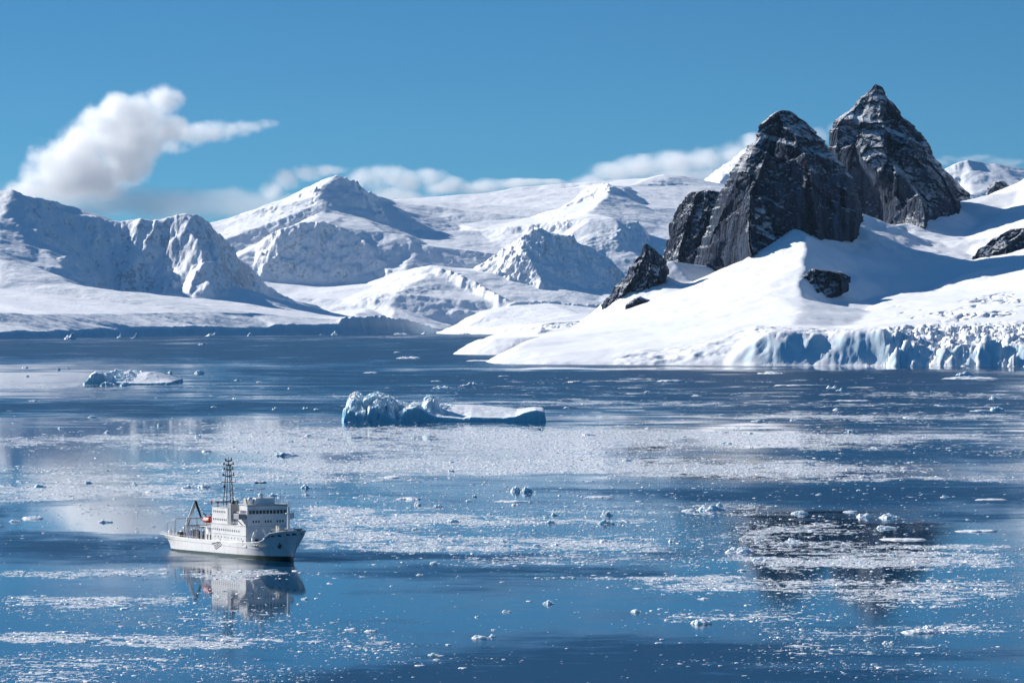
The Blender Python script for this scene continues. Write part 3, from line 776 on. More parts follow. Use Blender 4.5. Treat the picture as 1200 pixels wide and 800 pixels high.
def ice_fields(X, Y):
    """ice cover and wind ruffle at points on the sea"""
    Y = np.maximum(Y, 200.)
    px = 600 + X / Y * F; py = HOR + CAM_H * F / Y
    # patches are torn along currents: warp grows with distance seen
    L1 = 60 + Y * .05
    k = Y / F
    wx = fbm2(X / (60 * k), Y / (900 * k * k * 20), 4, 301) * 60
    wy = fbm2(X / (150 * k), py / 11, 4, 305) * 9 * sstep(380, 600, py) + fbm2(X / (90 * k), py / 4, 3, 309) * 3
    c = patches(ICE, px + wx, py + wy) * (1 + .22 * sstep(580, 640, py))
    n = fbm2(X / (26 * k), py / 2.4, 5, 311, .62)
    n2 = fbm2(X / (110 * k), py / 6.0, 4, 331, .55)
    n3 = fbm2(X / (45 * k), py / 1.1, 3, 361)
    thin = mid_s(py) * np.clip(fbm2(X / (70 * k), py / .9, 3, 366) - .16, 0, 1) * 3.2 * sstep(250, 700, px + 2 * (py - 440))
    c = c + .55 * thin
    C = np.clip(c * (1 + 1.0 * n + .9 * n2 + .8 * n3) + np.clip(c, 0, .4) * .5 * n, 0, 1)
    C = C * (.90 + .12 * fbm2(X / (14 * k), py / .8, 3, 381))
    r = .28 + patches(RUFFLE, px + wx * 1.2, py + wy * .9) * (.8 + .7 * fbm2(X / (70 * k), py / 3., 4, 371)) + .22 * fbm2(X / (150 * k), py / 7., 4, 341) + .22 * fbm2(X / (90 * k), py / 1.7, 3, 346)
    mid_ = sstep(425, 440, py) * (1 - sstep(500, 530, py))
    r = r + mid_ * .75 * fbm2(X / (140 * k), py / 1.5, 3, 356)
    r = r - .5 * sstep(.3, .8, c)
    far = 1 - sstep(392, 440, py)
    r = r + far * (.22 + 1.1 * fbm2(X / (120 * k), py / 1.6, 3, 351))
    return C, np.clip(r, 0, 1)


def build_water():
    th = np.concatenate([np.linspace(-1.2, -.16, 30, endpoint=False), np.linspace(-.16, .16, 420), np.linspace(.16, 1.2, 31)[1:]])
    rows = np.concatenate([np.linspace(372 + 2.6, 392, 34, endpoint=False), np.linspace(392, 830, 560), np.geomspace(840, 2600, 24)])
    Yr = sea_Y(rows)[::-1]
    Yr = np.concatenate([[-400, 20], Yr])
    U, YY = np.meshgrid(np.tan(th), Yr)
    X = U * np.maximum(YY, 300); Z = np.zeros_like(X)
    C, R = ice_fields(X, YY)
    V = np.stack([X.ravel(), YY.ravel(), Z.ravel()], 1)
    m, nt, b, o = new_mat('sea_water')
    t = NT(nt)
    pos = t.n('ShaderNodeNewGeometry').outputs['Position']
    ac = t.n('ShaderNodeAttribute', attribute_name='ice_cover').outputs['Fac']
    ar = t.n('ShaderNodeAttribute', attribute_name='ruffle').outputs['Fac']
    # brash ice: small pieces packed to the surveyed cover
    pe = t.vmath('MULTIPLY', pos, (.55, 1, 1))
    cell = t.n('ShaderNodeTexVoronoi', feature='F1'); t.link(pe, cell.inputs['Vector']); cell.inputs['Scale'].default_value = .62
    cs = t.n('ShaderNodeSeparateColor'); t.link(cell.outputs['Color'], cs.inputs[0])
    f2 = t.voronoi(pe, .62, 'DISTANCE_TO_EDGE')
    mid = t.noise(pos, .11, 5, .62)
    thr = t.math('ADD', t.math('MULTIPLY', cs.outputs[0], .42), t.math('MULTIPLY', t.ramp(mid, .28, .72, 0, 1, False), .58))
    on = t.ramp(t.math('SUBTRACT', ac, thr), -.02, .05)
    on = t.math('MULTIPLY', on, t.ramp(f2, .03, .12))
    ice_c = t.mix(cs.outputs[1], (.70, .76, .82), (.91, .915, .92))
    water_c = (.0015, .034, .086)
    t.link(t.mix(on, water_c, ice_c), b.inputs['Base Color'])
    wr = t.ramp(t.math('ADD', ar, t.math('MULTIPLY', t.math('SUBTRACT', t.noise(t.vmath('MULTIPLY', pos, (1, .25, 1)), .035, 5, .6), .5), .25)), .15, 1.0, .042, .36, False)
    t.link(t.mix(on, wr, (.8, .8, .8)), b.inputs['Roughness'])
    b.inputs['IOR'].default_value = 1.333
    t.link(t.ramp(on, 0, 1, .5, .15), b.inputs['Specular IOR Level'])
    wav = t.noise(pos, .45, 4, .6)
    wb = t.n('ShaderNodeBump'); t.link(wav, wb.inputs['Height']); wb.inputs['Distance'].default_value = .5
    t.link(t.ramp(ar, .1, .9, .006, .11), wb.inputs['Strength'])
    ib = t.n('ShaderNodeBump'); t.link(t.math('ADD', t.math('MULTIPLY', on, cs.outputs[2]), mid), ib.inputs['Height']); ib.inputs['Distance'].default_value = .5
    t.link(on, ib.inputs['Strength']); t.link(wb.outputs[0], ib.inputs['Normal'])
    t.link(ib.outputs[0], b.inputs['Normal'])
    ob = mesh_from('water', V, grid_faces(len(Yr), len(th)), m, True)
    for nm, A in (('ice_cover', C), ('ruffle', R)):
        at = ob.data.attributes.new(nm, 'FLOAT', 'POINT'); at.data.foreach_set('value', A.ravel().astype(np.float32))
    return structure(ob)


build_water()
# ------------------------------------------------------------------ floating ice
def ice_material(name, blue=(.30, .66, .78), deep=.5, top=.5):
    m, nt, b, o = new_mat(name)
    t = NT(nt)
    g = t.n('ShaderNodeNewGeometry'); pos = g.outputs['Position']
    nz = t.n('ShaderNodeSeparateXYZ'); t.link(g.outputs['Normal'], nz.inputs[0])
    pz = t.n('ShaderNodeSeparateXYZ'); t.link(pos, pz.inputs[0])
    n = t.noise(pos, .35, 6, .65); n2 = t.noise(pos, .09, 4, .6)
    snow = t.mix(n, (.80, .835, .87), (.90, .905, .915))
    ice = t.mix(t.ramp(n2, .3, .7), (.50, .70, .78), (.74, .83, .88))
    st = t.ramp(t.math('ADD', nz.outputs[2], t.math('MULTIPLY', t.math('SUBTRACT', n, .5), .6)), .25, .62, 1, 0)
    c = t.mix(st, snow, ice)
    wl = t.math('MULTIPLY', t.ramp(t.math('ADD', pz.outputs[2], t.math('MULTIPLY', n2, 5.)), top * 8 + 1., top * 26 + 2.5, 1, 0), t.math('MULTIPLY', t.ramp(nz.outputs[2], .35, .8, 1, 0), deep))
    c = t.mix(wl, c, blue)
    t.link(c, b.inputs['Base Color'])
    b.inputs['Roughness'].default_value = .5
    b.inputs['Specular IOR Level'].default_value = .3
    b.inputs['Subsurface Weight'].default_value = .6; b.inputs['Subsurface Radius'].default_value = (.6, .85, 1.); b.inputs['Subsurface Scale'].default_value = 1.8
    t.link(t.bump(t.math('ADD', n, t.math('MULTIPLY', t.noise(pos, 1.6, 5, .65), .3)), .5, .9), b.inputs['Normal'])
    return m


ICE_BERG = ice_material('berg_ice', (.30, .70, .79), .62)
ICE_CHUNK = ice_material('chunk_ice', (.62, .78, .84), .3, .12)
ICE_BLUE = ice_material('blue_ice', (.40, .64, .72), .5, .15)


def berg(name, x0, x1, Yf, depth, sky, front, mat, res=.9, seed=0, rough=1., blocks=None, tall=None):
    """berg as a body of ice: sky = (px, height) along its back, front = (px, height) along its front edge"""
    X0 = (x0 - 600) / F * Yf; X1 = (x1 - 600) / F * Yf
    xs = np.arange(X0 - 3, X1 + 3, res); ds = np.arange(-4, depth + 4, res * 1.5)
    XX, D = np.meshgrid(xs, ds)
    px = 600 + XX / Yf * F
    s_ = np.interp(px, *np.array(sky, float).T); f_ = np.interp(px, *np.array(front, float).T)
    q = np.clip(D / (depth if tall is None else depth * (1 - sstep(tall[0], tall[1], -px) * tall[2])), 0, 1)
    wob = 4 * fbm2(XX / 26, D / 26, 4, seed)
    H = f_ + (s_ - f_) * sstep(.02, .72, q + wob * .012)
    if blocks is not None: H = blocks(px, XX, D, H)
    H = H + rough * (.5 * fbm2(XX / 9, D / 9, 4, seed + 3))
    edge = np.minimum.reduce([XX - X0 + 2.5 * fbm2(D / 9, XX / 9, 3, seed + 5), X1 - XX + 2.5 * fbm2(D / 9, XX / 9, 3, seed + 6), D + 2.5 * fbm2(XX / 10, D / 30, 4, seed + 7), depth * (1 + .12 * fbm2(XX / 30, D * 0, 3, seed + 8)) - D])
    H = np.where(edge > 0, np.maximum(H * sstep(0, 1.6, edge), .15), -1.5)
    V = np.stack([XX.ravel(), (Yf + D).ravel(), H.ravel()], 1)
    V[:, :2] += np.stack([fbm2(V[:, 0] / 5, V[:, 2] / 4 + V[:, 1] / 7, 3, seed + 9), fbm2(V[:, 0] / 5, V[:, 2] / 4 + V[:, 1] / 7, 3, seed + 12)], 1) * .9 * rough
    Fc = grid_faces(len(ds), len(xs))
    Fc = Fc[V[:, 2][Fc].max(1) > -1]
    used = np.unique(Fc); mp = np.full(len(V), -1); mp[used] = np.arange(len(used))
    return mesh_from(name, V[used], mp[Fc], mat, False)


def big_blocks(px, X, D, H):
    w_ = 1 - sstep(462, 480, px)
    bl = facets(X + 3 * fbm2(X / 8, D / 8, 3, 201), D, H * 0, 20, 1, 61) * 11 + facets(X, D, H * 0, 8, 1, 62) * 4 + facets(X, D, H * 0, 3.4, 1, 64) * 1.5
    cr = np.abs(perlin2(X / 17, D / 40, 63))
    H2 = H + w_ * (bl - 7 * (1 - sstep(0, .10, cr)) * sstep(2, 12, H))
    H2 = np.minimum(H2 - 2.5 * w_, H + 1.5)
    r = sstep(470, 486, px) * (1 - sstep(522, 532, px)) * sstep(14, 26, D)
    H2 = H2 + r * 2.2 * facets(X, D, H * 0, 6, 1, 67)
    # round lump standing on the slab
    cx = (504 - 600) / F * 3772
    lump = 12.5 * np.clip(1 - ((X - cx) / 8.0) ** 2 - ((D - 44) / 13) ** 2, 0, 1) ** .5
    c2 = (514 - 600) / F * 3772
    lump2 = 5 * np.clip(1 - ((X - c2) / 6.) ** 2 - ((D - 34) / 8) ** 2, 0, 1) ** .5
    return np.maximum(H2 + lump + lump2, .6)


o = berg('iceberg', 401, 639, 3772, 125,
         [(400, 10), (404, 15), (409, 23), (415, 23.5), (422, 18), (428, 21), (437, 23.5), (447, 21), (455, 19.5), (464, 15.5), (473, 14), (483, 14), (494, 14), (513, 12.5), (527, 13), (553, 12.5), (590, 10.5), (606, 9), (627, 10.5), (639, 10)],
         [(400, 8), (409, 17), (423, 14), (437, 19), (455, 15), (464, 12), (472, 10), (488, 13.5), (500, 8), (511, 4.5), (543, 2.6), (552, 4.2), (590, 3.2), (604, 4.5), (614, 8), (628, 10.5), (639, 8.5)],
         ICE_BERG, .8, 5, 1., big_blocks, tall=(-486, -466, .5))
tag(o, 'large iceberg with blue-green blocky towers at its left end and a long flat white slab', 'iceberg')


def floe_blocks(px, X, D, H):
    l = sstep(101, 106, px) * (1 - sstep(118, 128, px)) * (1 - sstep(24, 45, D))
    H = H + l * (5 + 3 * facets(X, D, H * 0, 16, 1, 71))
    rub = sstep(112, 120, px) * (1 - sstep(145, 155, px)) * sstep(30, 50, D)
    return np.maximum(H + rub * 3.5 * facets(X, D, H * 0, 9, 1, 73), .5)


o = berg('iceberg', 97, 199, 5860, 230, [(97, 3), (104, 9), (115, 13), (124, 16), (140, 15), (150, 14), (165, 15), (178, 11), (190, 7), (199, 4)],
         [(97, 2), (104, 7), (112, 11), (120, 9), (128, 3), (150, 2), (180, 2), (190, 3), (199, 3)], ICE_BERG, 1.2, 15, 1.4, floe_blocks, tall=(-128, -118, .6))
tag(o, 'low iceberg with a dark hump at its left end and a sloping white snow slab', 'iceberg')


def chunk_mesh(w_, d_, h_, seed, style, n=26, rings=9, jag=1.):
    """one lump of drifting ice: irregular plan, humps, a steep broken rim and a foot below the water"""
    r_ = np.random.default_rng(seed)
    a = np.linspace(0, 2 * np.pi, n, endpoint=False)
    rad = 1 + (.34 if style != 'flat' else .42) * perlin2(np.cos(a) * 1.3 + seed, np.sin(a) * 1.3, seed) + (.16 if style != 'flat' else .3) * perlin2(np.cos(a) * 3.4, np.sin(a) * 3.4 + seed, seed + 1)
    t_ = np.linspace(1, 0, rings)
    T, A = np.meshgrid(t_, a, indexing='ij')
    Xn = T * rad[None] * np.cos(A); Yn = T * rad[None] * np.sin(A)
    base = sstep(0, .22, 1 - T)
    H = np.zeros_like(Xn)
    k = {'flat': 0, 'low': 3, 'hump': 3, 'peak': 3, 'twin': 2, 'rugged': 6}[style]
    for q in range(k):
        cx, cy_ = r_.uniform(-.5, .5, 2)
        if style == 'twin': cx = (-.48, .48)[q]; cy_ = 0
        s2 = {'low': .5, 'hump': .42, 'peak': .30, 'twin': .3, 'rugged': .3}[style]
        hh = (r_.uniform(.3, .6) if style == 'peak' else r_.uniform(.6, 1)) if q else 1
        H = np.maximum(H, hh * np.exp(-((Xn - cx) ** 2 + (Yn - cy_) ** 2) / (2 * s2 ** 2)))
    flat = {'flat': .8, 'low': .45, 'hump': .3, 'peak': .16, 'twin': .22, 'rugged': .34}[style]
    H = np.maximum(H, flat)
    H = H + (.35 if style == 'flat' else .34) * facets(Xn * 1.0 + seed, Yn, H * 0, .5, 1, seed % 97) + .16 * facets(Xn + seed, Yn + 9, H * 0, .2, 1, seed % 89) + .12 * fbm2(Xn * 3 + seed, Yn * 3, 3, seed % 50)
    H = np.maximum(H, .12) * base
    Xn = Xn + .05 * fbm2(Yn * 4, H * 4 + seed, 2, 4)
    V = np.stack([Xn.ravel() * w_ / 2, Yn.ravel() * d_ / 2, H.ravel() * h_ - .05 * h_], 1)
    foot = np.stack([rad * np.cos(a) * w_ / 2 * .96, rad * np.sin(a) * d_ / 2 * .96, np.full(n, -.35 * h_)], 1)
    V = np.vstack([foot, V])
    i = np.arange((rings + 1) * n).reshape(rings + 1, n); j = np.roll(i, -1, 1)
    Fq = np.stack([i[:-1].ravel(), j[:-1].ravel(), j[1:].ravel(), i[1:].ravel()], 1)
    return V, Fq


CHUNKS = []        # (px, py, w px, h px, style, blue)
named = [
    # near pieces
    (643, 707.5, 17, 7, 'peak', 0), (563, 748, 24, 5.5, 'hump', 0), (577, 746, 11, 5, 'peak', 0), (594, 717, 14, 4, 'twin', 0), (411, 738, 17, 4.5, 'low', 0), (434, 740, 17, 4.5, 'low', 0), (508, 768, 15, 5, 'rugged', 0), (512, 773, 10, 3, 'low', 0), (543, 783, 13, 3, 'flat', 0), (492, 780, 14, 2.5, 'flat', 0), (745, 717, 15, 5, 'hump', 0), (578, 738, 6, 3, 'peak', 0), (559, 723, 7, 3, 'hump', 0),
    (822, 731, 27, 9, 'hump', 0), (1080, 742, 50, 9, 'low', 0), (1090, 740, 22, 11, 'rugged', 0), (1042, 754, 17, 6, 'twin', 0), (865, 648, 42, 9, 'rugged', 0), (894, 657, 30, 7, 'low', 0), (930, 635, 22, 7, 'hump', 0), (1112, 689, 18, 5, 'low', 0), (825, 702, 16, 4, 'low', 0), (872, 669, 18, 4, 'low', 0),
    (833, 598, 36, 10, 'rugged', 0), (843, 594, 12, 8, 'hump', 1), (808, 599, 20, 5, 'low', 1), (938, 602, 24, 7, 'rugged', 0), (1013, 606, 24, 7, 'hump', 0), (1043, 607, 28, 7, 'hump', 0), (1040, 619, 30, 6, 'low', 0), (1108, 583, 16, 5, 'peak', 0), (1162, 586, 42, 3.5, 'flat', 0), (1150, 623, 56, 4, 'flat', 0), (1060, 633, 60, 4, 'flat', 0), (998, 600, 20, 4, 'low', 0), (960, 580, 10, 3, 'hump', 0), (1007, 575, 8, 3, 'hump', 0), (1135, 609, 8, 3, 'peak', 0),
    (604, 576, 14, 9, 'rugged', 0), (617, 577, 16, 10, 'rugged', 1), (455, 560, 34, 5, 'low', 1), (480, 585, 36, 4.5, 'rugged', 1), (490, 592, 10, 6, 'rugged', 0), (513, 594, 13, 5, 'hump', 1), (604, 592, 10, 4, 'twin', 0), (573, 603, 7, 5, 'peak', 0), (556, 582, 6, 4, 'hump', 0), (549, 587, 8, 3, 'low', 1), (704, 583, 38, 3, 'flat', 0), (598, 588, 40, 3, 'flat', 0), (712, 604, 16, 8, 'hump', 0), (710, 614, 22, 8, 'rugged', 1), (641, 613, 22, 6, 'rugged', 1), (650, 604, 10, 6, 'hump', 0), (710, 635, 16, 5, 'hump', 0), (590, 635, 12, 4, 'hump', 0), (492, 674, 11, 4, 'peak', 0), (530, 612, 20, 6, 'rugged', 1), (510, 661, 15, 5, 'hump', 0),
    # around the ship
    (38, 608, 28, 6, 'low', 1), (18, 611, 18, 4, 'low', 1), (123, 612, 19, 5.5, 'low', 1), (47, 571, 17, 6.5, 'hump', 1), (103, 566, 12, 5, 'rugged', 1), (157, 569, 10, 9, 'peak', 0), (179, 577, 18, 5, 'low', 1), (218, 572, 14, 6, 'hump', 0), (238, 571, 16, 6, 'rugged', 1), (242, 529, 12, 4, 'flat', 1), (335, 534, 32, 6, 'rugged', 1), (358, 572, 13, 7, 'rugged', 1), (357, 580, 10, 4, 'low', 0), (319, 581, 12, 6, 'rugged', 0), (292, 574, 10, 3, 'flat', 1), (187, 499, 8, 5, 'hump', 1), (340, 518, 10, 4, 'rugged', 1), (357, 702, 10, 4, 'hump', 0), (165, 729, 8, 3, 'low', 0), (361, 511, 10, 4, 'rugged', 1),
    # middle distance
    (905, 438, 40, 5, 'low', 0), (1138, 444, 70, 6, 'low', 0), (1130, 440, 24, 7, 'hump', 0), (1167, 468, 18, 6, 'rugged', 0), (1170, 481, 20, 8, 'rugged', 0), (1146, 482, 20, 4, 'low', 0), (674, 448, 20, 4, 'flat', 0), (787, 447, 34, 4, 'flat', 0), (981, 481, 12, 4, 'hump', 1), (985, 458, 12, 5, 'peak', 0), (925, 452, 40, 3, 'flat', 0), (975, 455, 16, 5, 'twin', 0), (998, 507, 18, 5, 'hump', 1), (848, 507, 14, 4, 'low', 1), (690, 510, 16, 4, 'low', 1), (889, 494, 20, 4, 'low', 0), (1070, 490, 26, 4, 'low', 0), (930, 493, 10, 3, 'twin', 0), (817, 464, 14, 3, 'low', 0), (1100, 475, 12, 3, 'low', 0), (1000, 470, 40, 3, 'flat', 0), (852, 520, 18, 4, 'low', 1), (1025, 526, 16, 4, 'low', 1), (735, 540, 14, 4, 'rugged', 1), (760, 502, 10, 3, 'low', 0),
    (480, 420, 32, 5, 'low', 0), (565, 423, 40, 3, 'flat', 0), (519, 455, 26, 4, 'rugged', 0), (545, 452, 14, 3, 'low', 0), (553, 451, 16, 5, 'rugged', 0), (512, 447, 14, 3, 'low', 0), (590, 441, 14, 2.5, 'flat', 0), (435, 437, 20, 3, 'low', 0), (465, 413, 10, 2.5, 'low', 0),
    (126, 452, 20, 7, 'hump', 1), (146, 452, 15, 7, 'rugged', 1), (172, 448, 10, 3, 'low', 1), (198, 438, 9, 5, 'hump', 1), (234, 438, 15, 6, 'rugged', 0), (237, 404, 11, 4, 'hump', 0), (69, 433, 6, 4, 'hump', 0), (80, 432, 6, 3, 'low', 0), (29, 431, 9, 3, 'low', 0), (32, 441, 5, 3, 'hump', 1), (278, 446, 10, 3, 'low', 1), (304, 448, 9, 3, 'low', 0), (340, 456, 7, 4, 'peak', 0), (322, 480, 8, 5, 'hump', 0), (358, 479, 9, 4, 'twin', 0), (370, 480, 7, 3, 'hump', 0), (108, 489, 12, 4, 'low', 0), (40, 470, 16, 3, 'low', 0), (70, 502, 7, 3, 'hump', 0), (250, 477, 9, 2.5, 'low', 0),
    # bergs in front of the far ice cliff
    (82, 397.5, 17, 9, 'rugged', 0), (140, 396.5, 8, 9, 'peak', 0), (158, 396.5, 11, 8, 'peak', 0), (248, 394, 16, 6, 'rugged', 0), (293, 393.5, 9, 7, 'peak', 0), (392, 392.5, 9, 9, 'peak', 0), (376, 392.5, 4, 4, 'peak', 0), (470, 392, 24, 3, 'rugged', 0), (500, 391.5, 14, 4, 'rugged', 0), (545, 391.5, 16, 3, 'low', 0),
]
STYLE_WORD = {'flat': 'flat', 'low': 'low', 'hump': 'rounded', 'peak': 'pointed', 'twin': 'twin-humped', 'rugged': 'rugged'}
CHUNKS += named
# smaller loose lumps between the surveyed ones
tries = 0
while len(CHUNKS) < 225 and tries < 20000:
    tries += 1
    x = rng.uniform(5, 1195); y = rng.uniform(0, 1) ** 1.1 * 345 + 432
    X_, Y_ = on_sea(x, y)
    c_ = ice_fields(np.array([X_]), np.array([Y_]))[0][0]
    if rng.random() > .025 + c_: continue
    if 190 < x < 372 and 585 < y < 760: continue
    if 396 < x < 645 and 458 < y < 497: continue
    if any(abs(x - q[0]) < (q[2] + 12) * .7 and abs(y - q[1]) < 8 for q in CHUNKS): continue
    wp = float(np.clip(rng.lognormal(1.85, .35), 4.5, 14))
    CHUNKS.append((x, y, wp, wp * rng.uniform(.28, .5), ['low', 'low', 'low', 'rugged', 'hump', 'twin', 'peak'][rng.integers(7)], int(rng.random() < .2)))

LAND = [('the ship', 280, 640), ('the large iceberg', 520, 485), ('the low iceberg', 150, 441), ('the far ice cliff', 250, 393), ('the rounded snow point', 620, 412), ('the blue ice cliff', 950, 430),
        ('the tall rock towers\' reflection', 990, 660), ('the dark wind-ruffled water', 690, 770), ('the lower left corner', 60, 790), ('the lower right corner', 1150, 790), ('the right edge', 1195, 560), ('the left edge', 5, 540), ('the white brash belt\'s centre', 600, 535)]
ORD = 'nearest|second nearest|third nearest|fourth nearest|fifth nearest|sixth nearest|seventh nearest|eighth nearest|ninth nearest|tenth nearest|eleventh nearest|twelfth nearest|thirteenth nearest|fourteenth nearest|fifteenth nearest|sixteenth nearest|seventeenth nearest|eighteenth nearest|nineteenth nearest|twentieth nearest|twenty-first nearest|twenty-second nearest|twenty-third nearest|twenty-fourth nearest|twenty-fifth nearest|twenty-sixth nearest|twenty-seventh nearest|twenty-eighth nearest|twenty-ninth nearest|thirtieth nearest'.split('|')
info = []
for k, (x, y, wp, hp, sty, bl) in enumerate(CHUNKS):
    best = min(LAND, key=lambda L: math.hypot(x - L[1], (y - L[2]) * 3.2))
    dx, dy = x - best[1], (y - best[2]) * 3.2
    d = ('right of' if dx > 0 else 'left of') if abs(dx) > abs(dy) else ('in front of' if dy > 0 else 'behind')
    if 'corner' in best[0]: d = 'near'
    if best[0] in ('the right edge', 'the left edge'): d = 'by'
    if 'reflection' in best[0] or 'water' in best[0] or 'belt' in best[0]:
        d = {'in front of': 'below', 'behind': 'above'}.get(d, d)
    size = 'tiny' if wp < 7 else 'small' if wp < 14 else 'medium' if wp < 28 else 'wide'
    info.append([best[0], d, math.hypot(dx, dy), size, k])
seen = {}
for best, d, dist, size, k in sorted(info, key=lambda q: q[2]):
    x, y, wp, hp, sty, bl = CHUNKS[k]
    kind_ = f"{size} {STYLE_WORD[sty]} {'bluish' if bl else 'white'} ice chunk {d} {best}"
    seen.setdefault(kind_, []).append(k)
labels = {}
for kind_, ks in seen.items():
    for r_, k in enumerate(ks):
        labels[k] = kind_ if len(ks) == 1 else f"{kind_}, {ORD[min(r_, 29)]}"
for k, (x, y, wp, hp, sty, bl) in enumerate(CHUNKS):
    X_, Y_ = on_sea(x, y)
    W_ = wp / F * Y_; H_ = hp / F * Y_
    asp = rng.uniform(.6, 1.0)
    V, Fq = chunk_mesh(W_ / 1.12, W_ * asp, H_ * (.42 if sty == 'flat' else .48 if sty == 'low' else .66), 1000 + k * 7, sty, *((40, 13) if wp > 14 else (28, 9) if wp > 9 else (18, 6)))
    nm = 'ice_floe' if sty == 'flat' else 'ice_chunk'
    o = mesh_from(nm, V, Fq, ICE_BLUE if bl and sty != 'flat' else ICE_CHUNK, sty == 'flat')
    o.location = (X_, Y_ + W_ * asp * .35, 0)
    tag(o, labels[k] if sty != 'flat' else labels[k].replace('ice chunk', 'ice floe'), 'ice floe' if sty == 'flat' else 'ice chunk', 'ice chunks adrift on the sea')


def brash(n):
    """the countless small pieces between them"""
    r_ = np.random.default_rng(99)
    x = r_.uniform(-30, 1230, n * 9); y = r_.uniform(436, 815, n * 9)
    Y_ = sea_Y(y); X_ = (x - 600) / F * Y_
    C, R = ice_fields(X_, Y_)
    p = .006 * sstep(440, 560, y) + np.clip(C, 0, 1) ** 1.2 * .9
    keep = (r_.random(len(x)) < p * .42) & ~((x > 195) & (x < 366) & (y > 618) & (y < 668))
    x, y, X_, Y_ = [q[keep][:n] for q in (x, y, X_, Y_)]
    n = len(x)
    wp = np.clip(r_.lognormal(.85, .62, n), .8, 11)
    W_ = np.maximum(wp / F * Y_, .35)
    L_ = W_ * r_.uniform(.5, 1.3, n)
    H_ = np.minimum(W_, 2.2) * r_.uniform(.05, .13, n)
    ang = r_.uniform(-.6, .6, n)
    m = 6
    a = np.linspace(0, 2 * np.pi, m, endpoint=False)
    rad = r_.uniform(.62, 1.1, (n, m))
    bx = rad * np.cos(a); by = rad * np.sin(a)
    rot = lambda u, v: (u * np.cos(ang)[:, None] - v * np.sin(ang)[:, None], u * np.sin(ang)[:, None] + v * np.cos(ang)[:, None])
    ux, uy = rot(bx * W_[:, None] / 2, by * L_[:, None] / 2)
    V = np.zeros((n, 2 * m + 1, 3))
    V[:, :m, 0] = X_[:, None] + ux; V[:, :m, 1] = Y_[:, None] + uy; V[:, :m, 2] = -.1
    sh = r_.uniform(.55, .9, (n, m))
    V[:, m:2 * m, 0] = X_[:, None] + ux * sh; V[:, m:2 * m, 1] = Y_[:, None] + uy * sh; V[:, m:2 * m, 2] = H_[:, None] * r_.uniform(.5, 1.0, (n, m))
    V[:, 2 * m, 0] = X_ + ux.mean(1) * .5; V[:, 2 * m, 1] = Y_; V[:, 2 * m, 2] = H_ * r_.uniform(.8, 1.3, n)
    k = np.arange(m); k1 = (k + 1) % m
    f = np.concatenate([np.stack([k, k1, m + k1], 1), np.stack([k, m + k1, m + k], 1), np.stack([m + k, m + k1, np.full(m, 2 * m)], 1)])
    Fc = (f[None] + (np.arange(n) * (2 * m + 1))[:, None, None]).reshape(-1, 3)
    mt, nt, b, o = new_mat('brash')
    t = NT(nt)
    pos = t.n('ShaderNodeNewGeometry').outputs['Position']
    t.link(t.mix(t.noise(pos, .25, 3, .6), (.80, .85, .88), (.92, .925, .93)), b.inputs['Base Color'])
    b.inputs['Roughness'].default_value = .6
    b.inputs['Subsurface Weight'].default_value = .5; b.inputs['Subsurface Radius'].default_value = (.4, .7, 1.); b.inputs['Subsurface Scale'].default_value = .5
    ob = mesh_from('brash_ice', V.reshape(-1, 3), Fc, mt, False)
    tag(ob, 'countless small white pieces of brash ice scattered over the blue sea', 'brash ice', kind='stuff')
    print('brash pieces', n)


brash(84000)
# ------------------------------------------------------------------ the ship
WHITE = flat_mat('white_paint', (.82, .82, .81), .45, 0, .05, .25)
CREAM = flat_mat('cream_paint', (.70, .62, .46), .5, 0, .06, .4)
GREY = flat_mat('grey_paint', (.34, .36, .39), .5, 0, .08, .5)
STEEL = flat_mat('weathered_steel', (.075, .08, .092), .5, .3, .1, .8)
DARK = flat_mat('dark_paint', (.022, .024, .028), .45, 0, .05, .8)
GLASS = flat_mat('dark_glass', (.012, .016, .022), .12, 0, 0, 1)
RED = flat_mat('orange_red_paint', (.62, .075, .045), .45, 0, .06, .8)
BLUE = flat_mat('blue_paint', (.035, .06, .16), .5, 0, .06, .8)
RUST = flat_mat('deck_paint', (.20, .24, .22), .7, 0, .12, .3)


def hull_material():
    m, nt, b, o = new_mat('hull_paint')
    t = NT(nt)
    tc = t.n('ShaderNodeTexCoord').outputs['Object']
    s = t.n('ShaderNodeSeparateXYZ'); t.link(tc, s.inputs[0])
    st = t.noise(t.vmath('MULTIPLY', tc, (1, 1, .12)), .5, 6, .65)
    white = t.mix(t.ramp(st, .45, .75), (.82, .82, .81), (.68, .64, .60))
    lim = t.math('ADD', 1.25, t.math('MULTIPLY', s.outputs[0], .015))
    boot = t.math('LESS_THAN', s.outputs[2], lim)
    t.link(t.mix(boot, white, (.006, .045, .035)), b.inputs['Base Color'])
    b.inputs['Roughness'].default_value = .38
    return m


HULL = hull_material()


